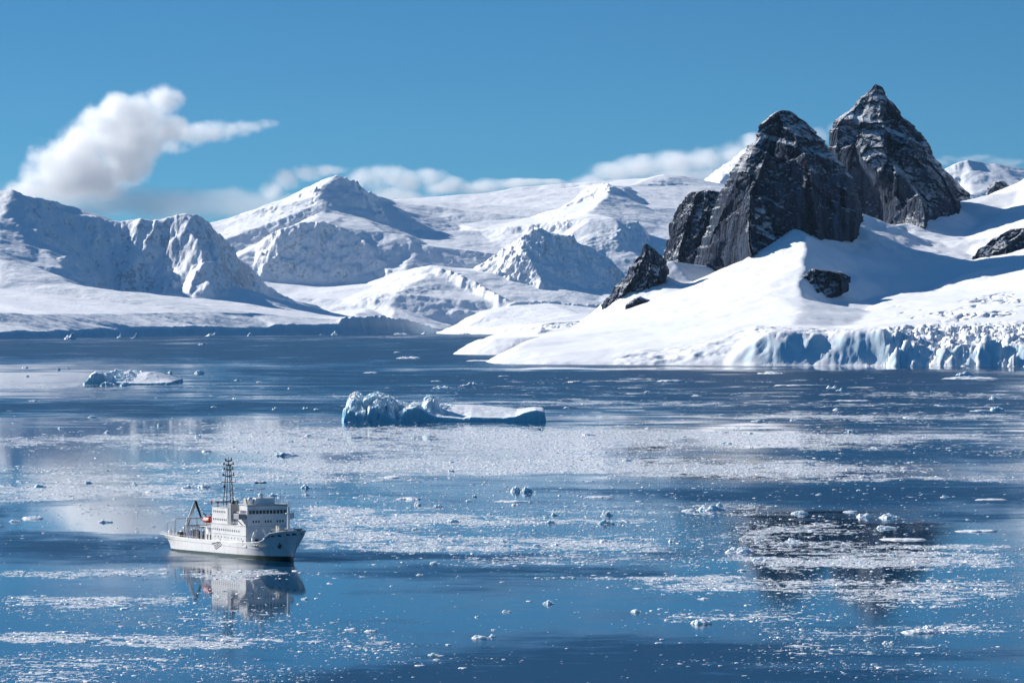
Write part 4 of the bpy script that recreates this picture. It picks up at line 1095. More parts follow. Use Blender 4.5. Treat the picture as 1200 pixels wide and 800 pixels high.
class MB:
    def __init__(s): s.v = []; s.f = []

    def add(s, v, f):
        k = len(s.v); s.v += [tuple(p) for p in v]; s.f += [tuple(i + k for i in q) for q in f]
        return s

    def box(s, x0, x1, y0, y1, z0, z1, ch=0):
        v = [(x0, y0, z0), (x1, y0, z0), (x1, y1, z0), (x0, y1, z0), (x0, y0, z1), (x1, y0, z1), (x1, y1, z1), (x0, y1, z1)]
        return s.add(v, [(3, 2, 1, 0), (4, 5, 6, 7), (0, 1, 5, 4), (1, 2, 6, 5), (2, 3, 7, 6), (3, 0, 4, 7)])

    def bar(s, a, b, r0, r1=None, n=6):
        r1 = r0 if r1 is None else r1
        a = Vector(a); b = Vector(b); d = (b - a).normalized()
        u = d.cross(Vector((0, 0, 1)))
        if u.length < 1e-3: u = Vector((1, 0, 0))
        u.normalize(); w_ = d.cross(u)
        v = []
        for p, r in ((a, r0), (b, r1)):
            for k in range(n):
                t_ = 2 * math.pi * k / n
                v.append(p + (u * math.cos(t_) + w_ * math.sin(t_)) * r)
        f = [(k, (k + 1) % n, n + (k + 1) % n, n + k) for k in range(n)] + [tuple(range(n - 1, -1, -1)), tuple(range(n, 2 * n))]
        return s.add(v, f)

    def path(s, pts, r, n=6):
        for a, b in zip(pts[:-1], pts[1:]): s.bar(a, b, r, r, n)
        return s

    def lathe(s, c, prof, n=12):
        v = []; m_ = len(prof)
        for r, z in prof:
            for k in range(n):
                t_ = 2 * math.pi * k / n
                v.append((c[0] + r * math.cos(t_), c[1] + r * math.sin(t_), c[2] + z))
        f = [(i * n + k, i * n + (k + 1) % n, (i + 1) * n + (k + 1) % n, (i + 1) * n + k) for i in range(m_ - 1) for k in range(n)]
        f += [tuple(range(n - 1, -1, -1)), tuple(range((m_ - 1) * n, m_ * n))]
        return s.add(v, f)

    def prism(s, poly, y0, y1):
        """polygon in x, z extruded along y"""
        n = len(poly)
        v = [(x, y0, z) for x, z in poly] + [(x, y1, z) for x, z in poly]
        f = [(k, (k + 1) % n, n + (k + 1) % n, n + k) for k in range(n)] + [tuple(range(n - 1, -1, -1)), tuple(range(n, 2 * n))]
        return s.add(v, f)

    def build(s, name, mat, parent, smooth=False, bevel=0):
        o = mesh_from(name, s.v, s.f, mat, smooth, parent)
        bm = bmesh.new(); bm.from_mesh(o.data); bmesh.ops.recalc_face_normals(bm, faces=bm.faces[:]); bm.to_mesh(o.data); bm.free()
        if bevel:
            md = o.modifiers.new('bevel', 'BEVEL'); md.width = bevel; md.segments = 1; md.limit_method = 'ANGLE'
        return o


STA = np.array([  # u, half beam at water, half beam at deck, deck height
    (-59, .3, 6.6, 6.0), (-56, 1.6, 7.4, 5.9), (-53, 4.2, 8.0, 5.8), (-46, 7.2, 8.8, 5.6), (-36, 8.7, 9.1, 5.5), (-20, 9.1, 9.1, 5.5), (0, 9.1, 9.1, 5.7), (20, 9.0, 9.1, 6.1),
    (30, 8.3, 9.1, 6.4), (36, 7.3, 8.95, 6.7), (42, 5.5, 8.5, 7.2), (45, 4.4, 8.15, 8.0), (47, 3.6, 7.85, 9.6), (49, 2.8, 7.4, 10.7), (51, 1.9, 6.8, 11.0), (53, 1.0, 6.0, 11.3), (55, .35, 4.9, 11.6), (57, .12, 3.6, 11.8), (59, .08, 2.0, 12.0), (60.5, .06, .35, 12.1)])


def hull_at(u):
    return [float(np.interp(u, STA[:, 0], STA[:, k])) for k in (1, 2, 3)]


def hull_point(u, z, side=-1, out=0.):
    bw, bd, zd = hull_at(u)
    q = min(1, max(0, z / zd))
    hb = bw + (bd - bw) * q ** 1.5
    return (hull_x(u, z), side * (hb + out), z)


def hull_x(u, z):
    bow = sstep(46, 60.5, u); st = sstep(46, 59, -u)
    return u - bow * (1 - z / 12.1) * 6.8 + st * (1 - min(1, max(-.6, z / 6))) * 5.0


ship = bpy.data.objects.new('ship', None); COL.objects.link(ship)
_f = Vector((math.sin(math.radians(27.6)), -math.cos(math.radians(27.6)), 0))
_stem = Vector(((343 - 600) / F * 1608, 1608, 0))
ship.location = _stem - _f * 54
ship.rotation_euler = (0, 0, math.atan2(_f.y, _f.x))
tag(ship, 'white expedition ship with tall lattice mast and dark green waterline among the ice', 'ship')

us = np.concatenate([np.linspace(-59, -44, 14), np.linspace(-40, 36, 24), np.linspace(38, 60.5, 30)])
zq = np.array([-.55, -.3, -.1, 0, .08, .16, .25, .36, .48, .6, .72, .84, .93, 1.0])
v = []; nq = len(zq)
for u in us:
    bw, bd, zd = hull_at(u)
    ring = []
    for q in zq:
        z = q * zd if q >= 0 else q * 6.5
        hb = bw + (bd - bw) * max(0, q) ** 1.5 if q >= 0 else bw * (1 + q * .9)
        ring.append((hull_x(u, z), -hb, z))
    v += ring + [(x, -y, z) for x, y, z in reversed(ring)]
n2 = 2 * nq
f = [(i * n2 + k, (i + 1) * n2 + k, (i + 1) * n2 + k + 1, i * n2 + k + 1) for i in range(len(us) - 1) for k in range(n2 - 1)]
f += [tuple(range(n2)), tuple(range((len(us) - 1) * n2 + n2 - 1, (len(us) - 1) * n2 - 1, -1))]
hb_ = MB().add(v, f).build('hull', HULL, ship, True)
md = hb_.modifiers.new('edge', 'EDGE_SPLIT'); md.split_angle = math.radians(50)

# decks just below the bulwark
dk = MB()
for a, b_, dz in ((-58, 45.5, 1.1), (47.5, 60, 1.0)):
    uu = np.linspace(a, b_, 30); v = []
    for u in uu:
        bw, bd, zd = hull_at(u)
        zz = min(zd, 6.6 if b_ < 46 else 20) - dz
        v += [(hull_x(u, zz), -bd + .25, zz), (hull_x(u, zz), bd - .25, zz)]
    dk.add(v, [(2 * k, 2 * k + 2, 2 * k + 3, 2 * k + 1) for k in range(29)])
dk.build('deck', RUST, ship)
MB().prism([(46.0, 5.4), (46.7, 5.4), (46.7, 8.6), (46.0, 8.6)], -5.2, 5.2).build('forecastle_bulkhead', WHITE, ship)
# rubbing strakes and bulwark cap
rs = MB()
for side in (-1, 1):
    rs.path([hull_point(u, hull_at(u)[2], side, .0) for u in us], .08, 5)
rs.build('bulwark_rail', WHITE, ship)
rk = MB()
rk.path([hull_point(u, 4.35, -1, .03) for u in us[8:44]], .10, 4); rk.path([hull_point(u, 4.35, 1, .03) for u in us[8:44]], .10, 4)
rk.build('rubbing_strake', GREY, ship)

# superstructure ------------------------------------------------------
main = MB().box(-2, 31, -8.95, 8.95, 4.5, 12.6).build('main_deckhouse', WHITE, ship, bevel=.12)
aft = MB().box(-2, 13.2, -8.7, 8.7, 12.62, 18.8).build('upper_deckhouse', WHITE, ship, bevel=.12)
midh = MB().box(13.25, 23.9, -7.0, 7.0, 12.62, 17.4).build('middle_deckhouse', WHITE, ship, bevel=.1)
MB().box(13.3, 24.0, -7.3, 7.3, 17.42, 17.75).build('cream_roof', CREAM, ship)
bridge = MB().prism([(24.0, 12.62), (31.4, 12.62), (31.4, 20.2), (30.6, 20.6), (24.0, 20.6)], -8.6, 8.6).build('bridge', WHITE, ship, bevel=.1)
MB().box(23.7, 31.9, -8.9, 8.9, 20.62, 20.85).build('bridge_roof', WHITE, ship)
for s_ in (-1, 1):
    wg = MB().box(25.2, 30.2, min(s_ * 8.62, s_ * 11.6), max(s_ * 8.62, s_ * 11.6), 15.2, 17.3).build('bridge_wing', GREY if s_ < 0 else WHITE, ship, bevel=.1)  # starboard wing coloured grey to stand for its shade
    MB().bar((27.5, s_ * 11.2, 15.2), (27.5, s_ * 8.8, 12.7), .16).build('wing_brace', GREY, wg)
MB().box(25.0, 30.0, -4.4, 3.6, 20.87, 23.2).build('wheelhouse_top', WHITE, ship, bevel=.1)
MB().box(24.6, 26.8, -7.2, -4.6, 20.87, 22.9).build('cream_locker', CREAM, ship, bevel=.1)
MB().lathe((27.4, -5.6, 20.87), [(1.0, 0), (1.0, .7), (1.2, 1.2), (1.15, 1.9), (.8, 2.45), (.2, 2.7)], 14).build('radome', WHITE, ship, True)
MB().lathe((27.8, -1.4, 23.2), [(.7, 0), (.95, .5), (.9, 1.2), (.5, 1.7), (.1, 1.85)], 14).build('radome', WHITE, ship, True)
# front of the bridge: windows
for k in range(11):
    y0 = -7.9 + k * 1.44
    MB().box(31.38, 31.46, y0, y0 + 1.1, 17.25, 18.65).build('bridge_window', GLASS, bridge)
MB().box(31.4, 31.75, -8.5, 8.5, 18.72, 18.95).build('window_visor', WHITE, bridge)
for grp in (-6.4, -1.4, 3.6):
    for k in range(3):
        y0 = grp + k * 1.15
        MB().box(31.38, 31.45, y0, y0 + .62, 13.9, 14.75).build('window', GLASS, bridge)
for k in range(5):
    MB().box(25 + k * 1.2, 25.7 + k * 1.2, -8.66, -8.58, 17.3, 18.5).build('bridge_window', GLASS, bridge)
# rows of side windows
def porthole(parent, u, z, y, w_=.62, h_=.72):
    MB().box(u, u + w_, y - .04, y + .04, z - h_ / 2, z + h_ / 2).build('porthole', GLASS, parent)


for k in range(7): porthole(aft, -.4 + k * 1.75, 17.2, -8.72)
for k in range(8): porthole(aft, -.6 + k * 1.7, 14.2, -8.72)
for k in range(13): porthole(main, -.6 + k * 2.05, 10.4, -8.97)
for k in range(6): porthole(midh, 14.3 + k * 1.55, 15.6, -7.02)
for k in range(9): porthole(main, 1.5 + k * 3.1, 7.6, -8.97, .5, .5)
MB().box(27.6, 28.5, -8.99, -8.90, 5.2, 7.1).build('door', DARK, main)
MB().box(6.2, 7.0, -8.99, -8.90, 5.2, 7.1).build('door', GREY, main)
MB().box(31.0, 31.06, -5.2, -3.8, 5.4, 7.6).build('door', DARK, main)
# deck edges that cast thin lines along the side
for u0, u1, y, z in ((-2, 31.2, 8.95, 12.62), (-2.2, 13.4, 8.7, 18.82), (-2, 31, 8.95, 9.0)):
    MB().box(u0, u1, -y - .16, -y, z - .1, z + .08).box(u0, u1, y, y + .16, z - .1, z + .08).build('deck_edge', WHITE, ship)
# railings
def rail(pts, z, h_=1.1, step=2.):
    rl = MB()
    for (a, b) in zip(pts[:-1], pts[1:]):
        L = math.dist(a, b); n_ = max(1, int(L / step))
        for dz in (h_, h_ * .55): rl.bar((*a, z + dz), (*b, z + dz), .045, n=4)
        for k in range(n_ + 1):
            q = k / n_; p = (a[0] + (b[0] - a[0]) * q, a[1] + (b[1] - a[1]) * q)
            rl.bar((*p, z), (*p, z + h_), .045, n=4)
    rl.build('railing', WHITE, ship)
rail([(-2, -8.6), (13, -8.6), (13, 8.6), (-2, 8.6), (-2, -8.6)], 18.85)
rail([(24, -8.7), (31.6, -8.7), (31.6, 8.7), (24, 8.7), (24, -8.7)], 20.86)
rail([(13.4, -8.8), (24, -8.8)], 12.65); rail([(13.4, 8.8), (24, 8.8)], 12.65)
rail([(-14, -8.6), (-2, -8.6)], 11.1); rail([(-14, 8.6), (-14, -8.6)], 11.1)
rail([(49, -7.0), (55, -4.4), (59.5, -1.0)], 11.2, 1.0); rail([(49, 7.0), (55, 4.4), (59.5, 1.0)], 11.2, 1.0)

# stacks between the deckhouses
for y in (-6.9, 6.9):
    st = MB().prism([(13.3, 12.65), (16.2, 12.65), (15.9, 20.6), (13.4, 20.6)], y - 1.7, y + 1.7).build('exhaust_stack', GREY, ship, bevel=.15)
    MB().lathe((14.6, y, 20.6), [(.8, 0), (.8, 1.0), (.66, 1.05)], 12).build('stack_pipe', DARK, st, True)
MB().box(16.6, 19.0, -1.8, 1.8, 17.78, 21.4).build('ventilator_house', GREY, ship, bevel=.12)

# lattice mast ---------------------------------------------------------
mx, my = 1.0, -3.0
mast = MB()
zl = np.linspace(18.8, 35.2, 10); hw = lambda z: 1.55 - (z - 18.8) / 16.4 * .95
for a in range(4):
    sx, sy = ((1, 1), (1, -1), (-1, -1), (-1, 1))[a]; tx, ty = ((1, 1), (1, -1), (-1, -1), (-1, 1))[(a + 1) % 4]
    mast.bar((mx + sx * hw(18.8), my + sy * hw(18.8), 18.8), (mx + sx * hw(35.2), my + sy * hw(35.2), 35.2), .18, .13)
for z0, z1 in zip(zl[:-1], zl[1:]):
        p = lambda s1, s2, z: (mx + s1 * hw(z), my + s2 * hw(z), z)
        mast.bar(p(sx, sy, z0), p(tx, ty, z1), .11, n=4); mast.bar(p(sx, sy, z1), p(tx, ty, z1), .11, n=4)
mo = mast.build('lattice_mast', STEEL, ship)
MB().bar((mx, my, 34.5), (mx, my, 38.2), .16, .08).build('topmast', STEEL, mo)
for z, w_ in ((30.6, 2.6), (33.0, 2.2), (34.9, 2.4), (36.4, 1.5)):
    MB().box(mx - .9, mx + .9, my - .9, my + .9, z - .12, z + .12).box(mx - .18, mx + .18, my - w_, my + w_, z + .12, z + .36).build('platform', STEEL, mo)
    MB().lathe((mx, my + w_ * .8, z + .36), [(.22, 0), (.22, .9), (.12, 1.0)], 8).lathe((mx, my - w_ * .8, z + .36), [(.3, 0), (.3, .6), (.12, .7)], 8).build('antenna', DARK, mo)
MB().box(mx - .5, mx + .5, my - 3.0, my + 3.0, 28.2, 28.45).bar((mx, my + 2.9, 28.4), (mx, my + 2.9, 29.4), .1).build('yard', STEEL, mo)
MB().lathe((mx - 1.2, my - 1.2, 26.0), [(.2, 0), (.5, .3), (.5, .9), (.2, 1.2)], 10).build('radar_drum', DARK, mo, True)
MB().box(mx - 1.0, mx + 1.0, my - 5.4, my + 4.4, 20.55, 20.95).box(mx - .25, mx + .25, my - 4.8, my - 4.3, 18.85, 20.5).box(mx - .25, mx + .25, my + 3.6, my + 4.1, 18.85, 20.5).build('mast_platform', STEEL, mo)

# radar mast over the bridge
rm = MB().bar((27.2, -1.2, 23.2), (27.2, -1.2, 29.6), .2, .1).bar((27.2, -1.2, 25), (26.2, -1.2, 23.2), .1).build('radar_mast', WHITE, ship)
MB().box(27.0, 27.4, -3.6, 1.2, 28.6, 28.9).box(26.9, 27.5, -3.4, -2.2, 28.92, 29.25).box(26.9, 27.5, -.2, 1.0, 28.92, 29.25).build('radar_scanner', STEEL, rm)
MB().bar((27.2, -2.6, 26.4), (27.2, .4, 26.4), .09).bar((27.2, .3, 26.4), (27.2, .3, 27.2), .12).build('yard', STEEL, rm)
for y, h_ in ((3.0, 4.2), (6.2, 3.6), (-7.6, 3.2), (7.8, 5.0)):
    MB().bar((25.4, y, 20.86), (25.4, y, 20.86 + h_), .06, .03, 4).build('whip_antenna', STEEL, ship)
# foremast
fm = MB().bar((50.2, 0, 10.2), (50.2, 0, 20.6), .62, .42, 12).build('foremast', WHITE, ship)
MB().bar((50.2, 0, 20.6), (50.2, 0, 23.4), .12, .06).box(49.6, 50.8, -1.1, 1.1, 18.0, 18.3).build('mast_head', WHITE, fm)
MB().prism([(49.0, 10.2), (51.4, 10.2), (50.8, 12.4), (49.6, 12.4)], -1.3, 1.3).build('mast_foot', WHITE, fm)
# forecastle gear
for y in (-3.2, 3.0):
    wn = MB().box(51.6, 53.6, y - 1.1, y + 1.1, 10.2, 11.2).build('anchor_winch', STEEL, ship)
    MB().bar((52.4, y - 1.6, 11.6), (52.4, y + 1.6, 11.6), .75, .75, 12).build('drum', DARK, wn)
for u, y in ((48.2, -6.2), (48.2, 6.2), (54.6, -3.2), (54.6, 3.2), (57.4, -1.6), (57.4, 1.6)):
    MB().lathe((u, y, 10.4), [(.32, 0), (.28, 1.0), (.4, 1.1), (.4, 1.25)], 8).lathe((u + .9, y, 10.4), [(.32, 0), (.28, 1.0), (.4, 1.1), (.4, 1.25)], 8).build('bollard', DARK, ship)
fc = MB().lathe((47.9, -3.4, 9.6), [(.7, 0), (.55, 2.2), (.6, 2.3)], 10).bar((47.9, -3.4, 11.7), (52.4, -5.0, 13.3), .25, .16).build('deck_crane', WHITE, ship)
MB().box(47.4, 48.4, -4.0, -2.8, 11.8, 13.4).build('crane_cab', CREAM, fc)
MB().lathe((47.6, 3.2, 9.8), [(.9, 0), (.9, .9), (.5, 1.6), (.8, 2.2), (.4, 2.7)], 10).build('ventilator', WHITE, ship, True)
for u, z in ((52.8, 9.9), (49.4, 9.6), (56.4, 10.4), (58.6, 10.6)):
    p = hull_point(u, z, -1, .03); p2 = hull_point(u + 1.3, z, -1, .03)
    MB().bar(p, p2, .30, .30, 8).build('mooring_port', DARK, ship)
for u in (37.5, 38.9):
    p = hull_point(u, 5.7, -1, .02); MB().bar(p, hull_point(u + .8, 5.7, -1, .02), .24, .24, 8).build('mooring_port', DARK, ship)
# anchor
ap = Vector(hull_point(51.6, 6.2, -1, .25))
an = MB().bar(ap + Vector((0, 0, 1.0)), ap + Vector((.5, -.1, -1.0)), .22)
an.path([ap + Vector((-1.0, -.1, -.1)), ap + Vector((-.4, -.2, -.9)), ap + Vector((.5, -.2, -1.15)), ap + Vector((1.2, -.15, -.6)), ap + Vector((1.5, -.05, .3))], .28)
an.build('anchor', DARK, ship)
MB().bar(ap + Vector((-.2, .3, 1.0)), ap + Vector((-.2, -.12, 1.0)), .7, .8, 12).build('hawse_pipe', DARK, ship)
# boat davits on the well deck
for y in (-7.4, -3.9):
    pts = [(34.2, y - .5, 5.4), (34.2, y - .1, 8.4), (34.6, y + .5, 10.6), (35.2, y + 1.2, 11.9)] if y < -5 else [(37.0, y + .8, 5.4), (37.0, y + .7, 8.4), (36.6, y + .2, 10.6), (36.0, y - .7, 11.9)]
    MB().path(pts, .48, 8).build('davit', WHITE, ship, True)
MB().box(38.2, 41.8, -5.4, -3.4, 5.4, 8.4).build('hatch_house', WHITE, ship, bevel=.1)
MB().box(36.2, 44.0, -2.6, 2.6, 5.4, 7.4).build('cargo_hatch', GREY, ship, bevel=.1)
MB().box(41.6, 43.2, 3.4, 5.6, 5.4, 8.8).build('ventilator_house', WHITE, ship, bevel=.1)

# after deck ------------------------------------------------------------
MB().box(-14, -2.05, -6.2, 6.2, 4.5, 11.0).build('after_deckhouse', WHITE, ship, bevel=.1)
for u in (-12.8, -9.6, -6.4): MB().box(u, u + 1.4, -6.26, -6.18, 5.3, 7.6).build('door', DARK, ship)
for u in (-13.2, -9.4, -5.6): MB().bar((u, -8.4, 5.4), (u, -8.4, 11.0), .18).build('deck_post', WHITE, ship)
MB().box(-14, -2.05, -8.7, -6.22, 10.75, 11.0).build('boat_deck', WHITE, ship)
for u in (-11.8, -5.2):
    MB().path([(u, -6.6, 11.0), (u, -6.7, 14.2), (u, -7.4, 15.5), (u, -8.4, 15.9)], .24, 6).build('boat_davit', STEEL, ship)
# knuckle boom crane, seen folded like a tent
pd = MB().lathe((-41.5, -2.4, 4.5), [(1.3, 0), (1.2, 3.6), (1.5, 3.8), (1.5, 4.6)], 12).build('deck_crane', WHITE, ship, True)
MB().bar((-41.5, -2.4, 9.0), (-34.0, -1.8, 19.4), .85, .6, 8).build('boom', WHITE, pd)
MB().bar((-34.0, -1.8, 19.5), (-31.2, -.6, 13.2), .55, .36, 8).build('jib', DARK, pd)
MB().bar((-41.0, -2.4, 8.4), (-37.8, -2.2, 13.2), .26, .2, 6).build('lift_cylinder', STEEL, pd)
# gallows and frames at the stern
for u, h_, w_ in ((-47.5, 7.6, 5.0), (-36.6, 8.2, 4.6)):
    g_ = MB()
    for y in (-w_, w_): g_.bar((u, y, 4.5), (u, y * .9, 4.5 + h_), .36, .30, 8)
    g_.bar((u, -w_ * .98, 4.5 + h_), (u, w_ * .98, 4.5 + h_), .34, .34, 8)
    g_.bar((u - 3, -w_, 4.6), (u, -w_ * .92, 4.5 + h_ * .8), .2); g_.bar((u - 3, w_, 4.6), (u, w_ * .92, 4.5 + h_ * .8), .2)
    g_.build('stern_gantry', WHITE, ship)
for u, y in ((-31.0, -7.9), (-27.0, -7.9), (-23.0, -7.9), (-19.0, -7.9), (-50.5, -6.8)):
    MB().bar((u, y, 4.5), (u, y, 10.4), .26, .22, 8).bar((u, y, 10.2), (u, y + 3.2, 10.4), .16).build('deck_post', WHITE, ship)
MB().box(-32.5, -17.5, -6.6, 6.6, 9.9, 10.35).build('awning_deck', DARK, ship)
for u, y, l, w_, h_, m_ in ((-30.5, -6.2, 4.6, 2.6, 2.8, BLUE), (-25.2, -6.2, 4.6, 2.6, 2.6, DARK), (-20.0, -6.2, 3.8, 2.6, 3.0, BLUE), (-30, 3.0, 6.0, 2.6, 2.6, WHITE)):
    MB().box(u, u + l, y, y + w_, 4.5, 4.5 + h_ + 1.2).build('deck_container', m_, ship, bevel=.08)
for u, y in ((-45, -3.4), (-44.4, 2.8), (-38.6, -5.4), (-16.2, -5.0)):
    wn = MB().box(u - 1.2, u + 1.2, y - 1.6, y + 1.6, 4.5, 5.4).build('winch', STEEL, ship)
    MB().bar((u, y - 1.4, 6.1), (u, y + 1.4, 6.1), .95, .95, 12).build('drum', DARK, wn)
for u, y, h_ in ((-52.0, -4.8, 2.6), (-54.4, 1.2, 2.2), (-49.2, 4.0, 3.2), (-40, 4.8, 3.2)):
    MB().lathe((u, y, 4.6), [(.7, 0), (.7, h_ * .6), (1.0, h_ * .7), (.9, h_), (.3, h_ * 1.1)], 10).build('ventilator', WHITE, ship, True)
fr = MB()
top = []
for u in np.linspace(-57, -16, 20):
    p = hull_point(u, hull_at(u)[2], -1, -.1)
    fr.bar(p, (p[0], p[1], p[2] + .9), .05, n=4); top.append((p[0], p[1], p[2] + .9))
fr.path(top, .05, 4)
fr.build('railing', WHITE, ship)

# flag at the after corner of the deckhouse
fp = MB().bar((-1.6, -8.3, 18.8), (-2.3, -8.3, 21.6), .06).build('flagstaff', WHITE, ship)
def banner(name, z0, z1, mat):
    v = []; n_ = 8
    for k in range(n_ + 1):
        q = k / n_
        for z in (z0, z1): v.append((-1.9 - 1.9 * q, -8.4 + .22 * math.sin(q * 6.3) * q, z - .25 * q))
    MB().add(v, [(2 * k, 2 * k + 2, 2 * k + 3, 2 * k + 1) for k in range(n_)]).build(name, mat, fp)
banner('flag_stripe', 20.6, 21.3, RED); banner('flag_stripe', 19.95, 20.6, BLUE)

# dark emblem on the hull side: a tilted double frame with bars and a loose stroke to its left
em = MB()
def stroke(a, b, r):
    conv = lambda p: (3.4 + (p[0] - 515) / 8 / 3.03 / .463, 0, 4.15 - (p[1] - 553) / 8 / 3.03 * 1.0)
    A = conv(a); B = conv(b)
    n_ = 5
    P_ = [hull_point(A[0] + (B[0] - A[0]) * k / n_, A[2] + (B[2] - A[2]) * k / n_, -1, .03) for k in range(n_ + 1)]
    d = Vector((B[0] - A[0], 0, B[2] - A[2])).normalized(); nrm = Vector((-d.z, 0, d.x)) * r
    v = []
    for p in P_:
        p = Vector(p)
        v += [p + nrm, p - nrm, p - nrm + Vector((0, .06, 0)), p + nrm + Vector((0, .06, 0))]
    em.add(v, [(4 * k + i, 4 * k + 4 + i, 4 * k + 4 + (i + 1) % 4, 4 * k + (i + 1) % 4) for k in range(n_) for i in range(4)] + [(0, 1, 2, 3), (4 * n_ + 3, 4 * n_ + 2, 4 * n_ + 1, 4 * n_)])
A_, B_, C_, D_ = (492, 562), (552, 520), (570, 546), (510, 590)
for a, b in ((A_, B_), (B_, C_), (C_, D_), (D_, A_)): stroke(a, b, .19)
stroke((460, 546), (500, 535), .26); stroke((500, 535), (536, 520), .18); stroke((460, 546), (482, 552), .15)
for q in (.22, .4, .58, .76):
    a = (A_[0] + (B_[0] - A_[0]) * q + 5, A_[1] + (B_[1] - A_[1]) * q + 8); b = (D_[0] + (C_[0] - D_[0]) * q - 4, D_[1] + (C_[1] - D_[1]) * q - 7)
    stroke(a, b, .13)
stroke(((A_[0] + D_[0]) / 2 + 8, (A_[1] + D_[1]) / 2 - 6), ((B_[0] + C_[0]) / 2 - 8, (B_[1] + C_[1]) / 2 + 6), .09)
em.build('emblem', DARK, ship)

# lifeboat hanging on the after davits
def boat(loc, label):
    b0 = bpy.data.objects.new('lifeboat', None); COL.objects.link(b0)
    b0.location = ship.matrix_basis @ Vector(loc) if False else Matrix.LocRotScale(ship.location, ship.rotation_euler, None) @ Vector(loc)
    b0.rotation_euler = ship.rotation_euler
    xs = np.linspace(-4, 4, 13); v = []
    for x in xs:
        k = (1 - (abs(x) / 4.05) ** 2.6) ** .6
        for y, z in ((0, -1.1 + .5 * (1 - k)), (.9 * k, -.75), (1.35 * k, 0), (1.4 * k, .35)): v.append((x, y, z))
        for y, z in ((-1.4 * k, .35), (-1.35 * k, 0), (-.9 * k, -.75)): v.append((x, y, z))
    n_ = 7
    f = [(i * n_ + k, (i + 1) * n_ + k, (i + 1) * n_ + (k + 1) % n_, i * n_ + (k + 1) % n_) for i in range(12) for k in range(n_)] + [tuple(range(n_)), tuple(range(13 * n_ - 1, 12 * n_ - 1, -1))]
    MB().add(v, f).build('hull', RED, b0, True)
    v = []
    for x in xs[1:-1]:
        k = (1 - (abs(x) / 4.05) ** 2.6) ** .6
        for a in np.linspace(0, math.pi, 8): v.append((x, 1.3 * k * math.cos(a), .37 + 1.05 * k ** .7 * math.sin(a)))
    f = [(i * 8 + k, (i + 1) * 8 + k, (i + 1) * 8 + k + 1, i * 8 + k + 1) for i in range(10) for k in range(7)] + [tuple(range(8)), tuple(range(87, 79, -1))]
    MB().add(v, f).build('canopy', RED, b0, True)
    MB().box(1.4, 2.6, -.6, .6, 1.2, 1.75).build('steering_hatch', RED, b0, bevel=.1)
    for x in (-2.2, -.9, .4): MB().box(x, x + .6, -1.22, -1.12, .55, .9).build('window', GLASS, b0)
    tag(b0, label, 'lifeboat')
    return b0
boat((-8.5, -7.7, 13.2), 'orange-red enclosed lifeboat hung beside the aft deckhouse of the white ship')
# ------------------------------------------------------------------ clouds: real volumes of droplets
def cloud(label, blobs, Y, dens, edge=.35, noise_amp=1.0, lam=260., thr=.12, step=.35, seed=0, wisp=(1, 1, 1)):
    """blobs: (px, py, half width px, half height px, depth factor)"""
    bm = bmesh.new()
    cs = []
    for b in blobs:
        x, y, z = P(b[0], b[1], Y)
        y += (b[5] if len(b) > 5 else 0)
        rx = b[2] / F * Y; rz = b[3] / F * Y; ry = (rx * rz) ** .5 * (b[4] if len(b) > 4 else 1.)
        cs.append((x, y, z, rx, ry, rz))
        M_ = Matrix.Translation((x, y, z)) @ Matrix.Diagonal((rx, ry, rz, 1))
        bmesh.ops.create_icosphere(bm, subdivisions=3, radius=1.0, matrix=M_)
    me = bpy.data.meshes.new('cloud'); bm.to_mesh(me); bm.free()
    o = bpy.data.objects.new('cloud', me); COL.objects.link(o)
    rm = o.modifiers.new('union', 'REMESH'); rm.mode = 'VOXEL'; rm.voxel_size = min(c[5] for c in cs) * .22 + 10
    m = bpy.data.materials.new('cloud_vapour'); m.use_nodes = True
    nt = m.node_tree; nt.nodes.remove(nt.nodes['Principled BSDF'])
    t = NT(nt)
    out = nt.nodes['Material Output']
    pv = t.n('ShaderNodeVolumePrincipled')
    pv.inputs['Color'].default_value = (1, 1, 1, 1); pv.inputs['Anisotropy'].default_value = .3
    pos = t.n('ShaderNodeNewGeometry').outputs['Position']
    wp = t.vmath('ADD', pos, t.vmath('SCALE', t.vmath('SUBTRACT', t.noise(pos, 1.2 / lam, 3, .5, out='Color'), (.5, .5, .5)), scale=lam * .55))
    acc = None
    for x, y, z, rx, ry, rz in cs:
        q = t.vmath('MULTIPLY', t.vmath('SUBTRACT', wp, (x, y, z)), (1 / rx, 1 / ry, 1 / rz))
        d = t.math('SUBTRACT', 1.0, t.vmath('LENGTH', q))
        if acc is None: acc = d
        else:
            s = t.n('ShaderNodeMath', operation='SMOOTH_MAX'); t.link(acc, s.inputs[0]); t.link(d, s.inputs[1]); s.inputs[2].default_value = .22
            acc = s.outputs[0]
    n = t.noise(t.vmath('ADD', t.vmath('MULTIPLY', pos, wisp), (seed * 977., 0, 0)), 1 / lam, 9, .64)
    f = t.math('ADD', acc, t.math('MULTIPLY', t.math('SUBTRACT', n, .52), noise_amp))
    t.link(t.math('MULTIPLY', t.ramp(f, thr, thr + edge), dens), pv.inputs['Density'])
    t.link(pv.outputs[0], out.inputs['Volume'])
    me.materials.append(m)
    m.cycles.volume_step_rate = step
    tag(o, label, 'cloud')
    return o


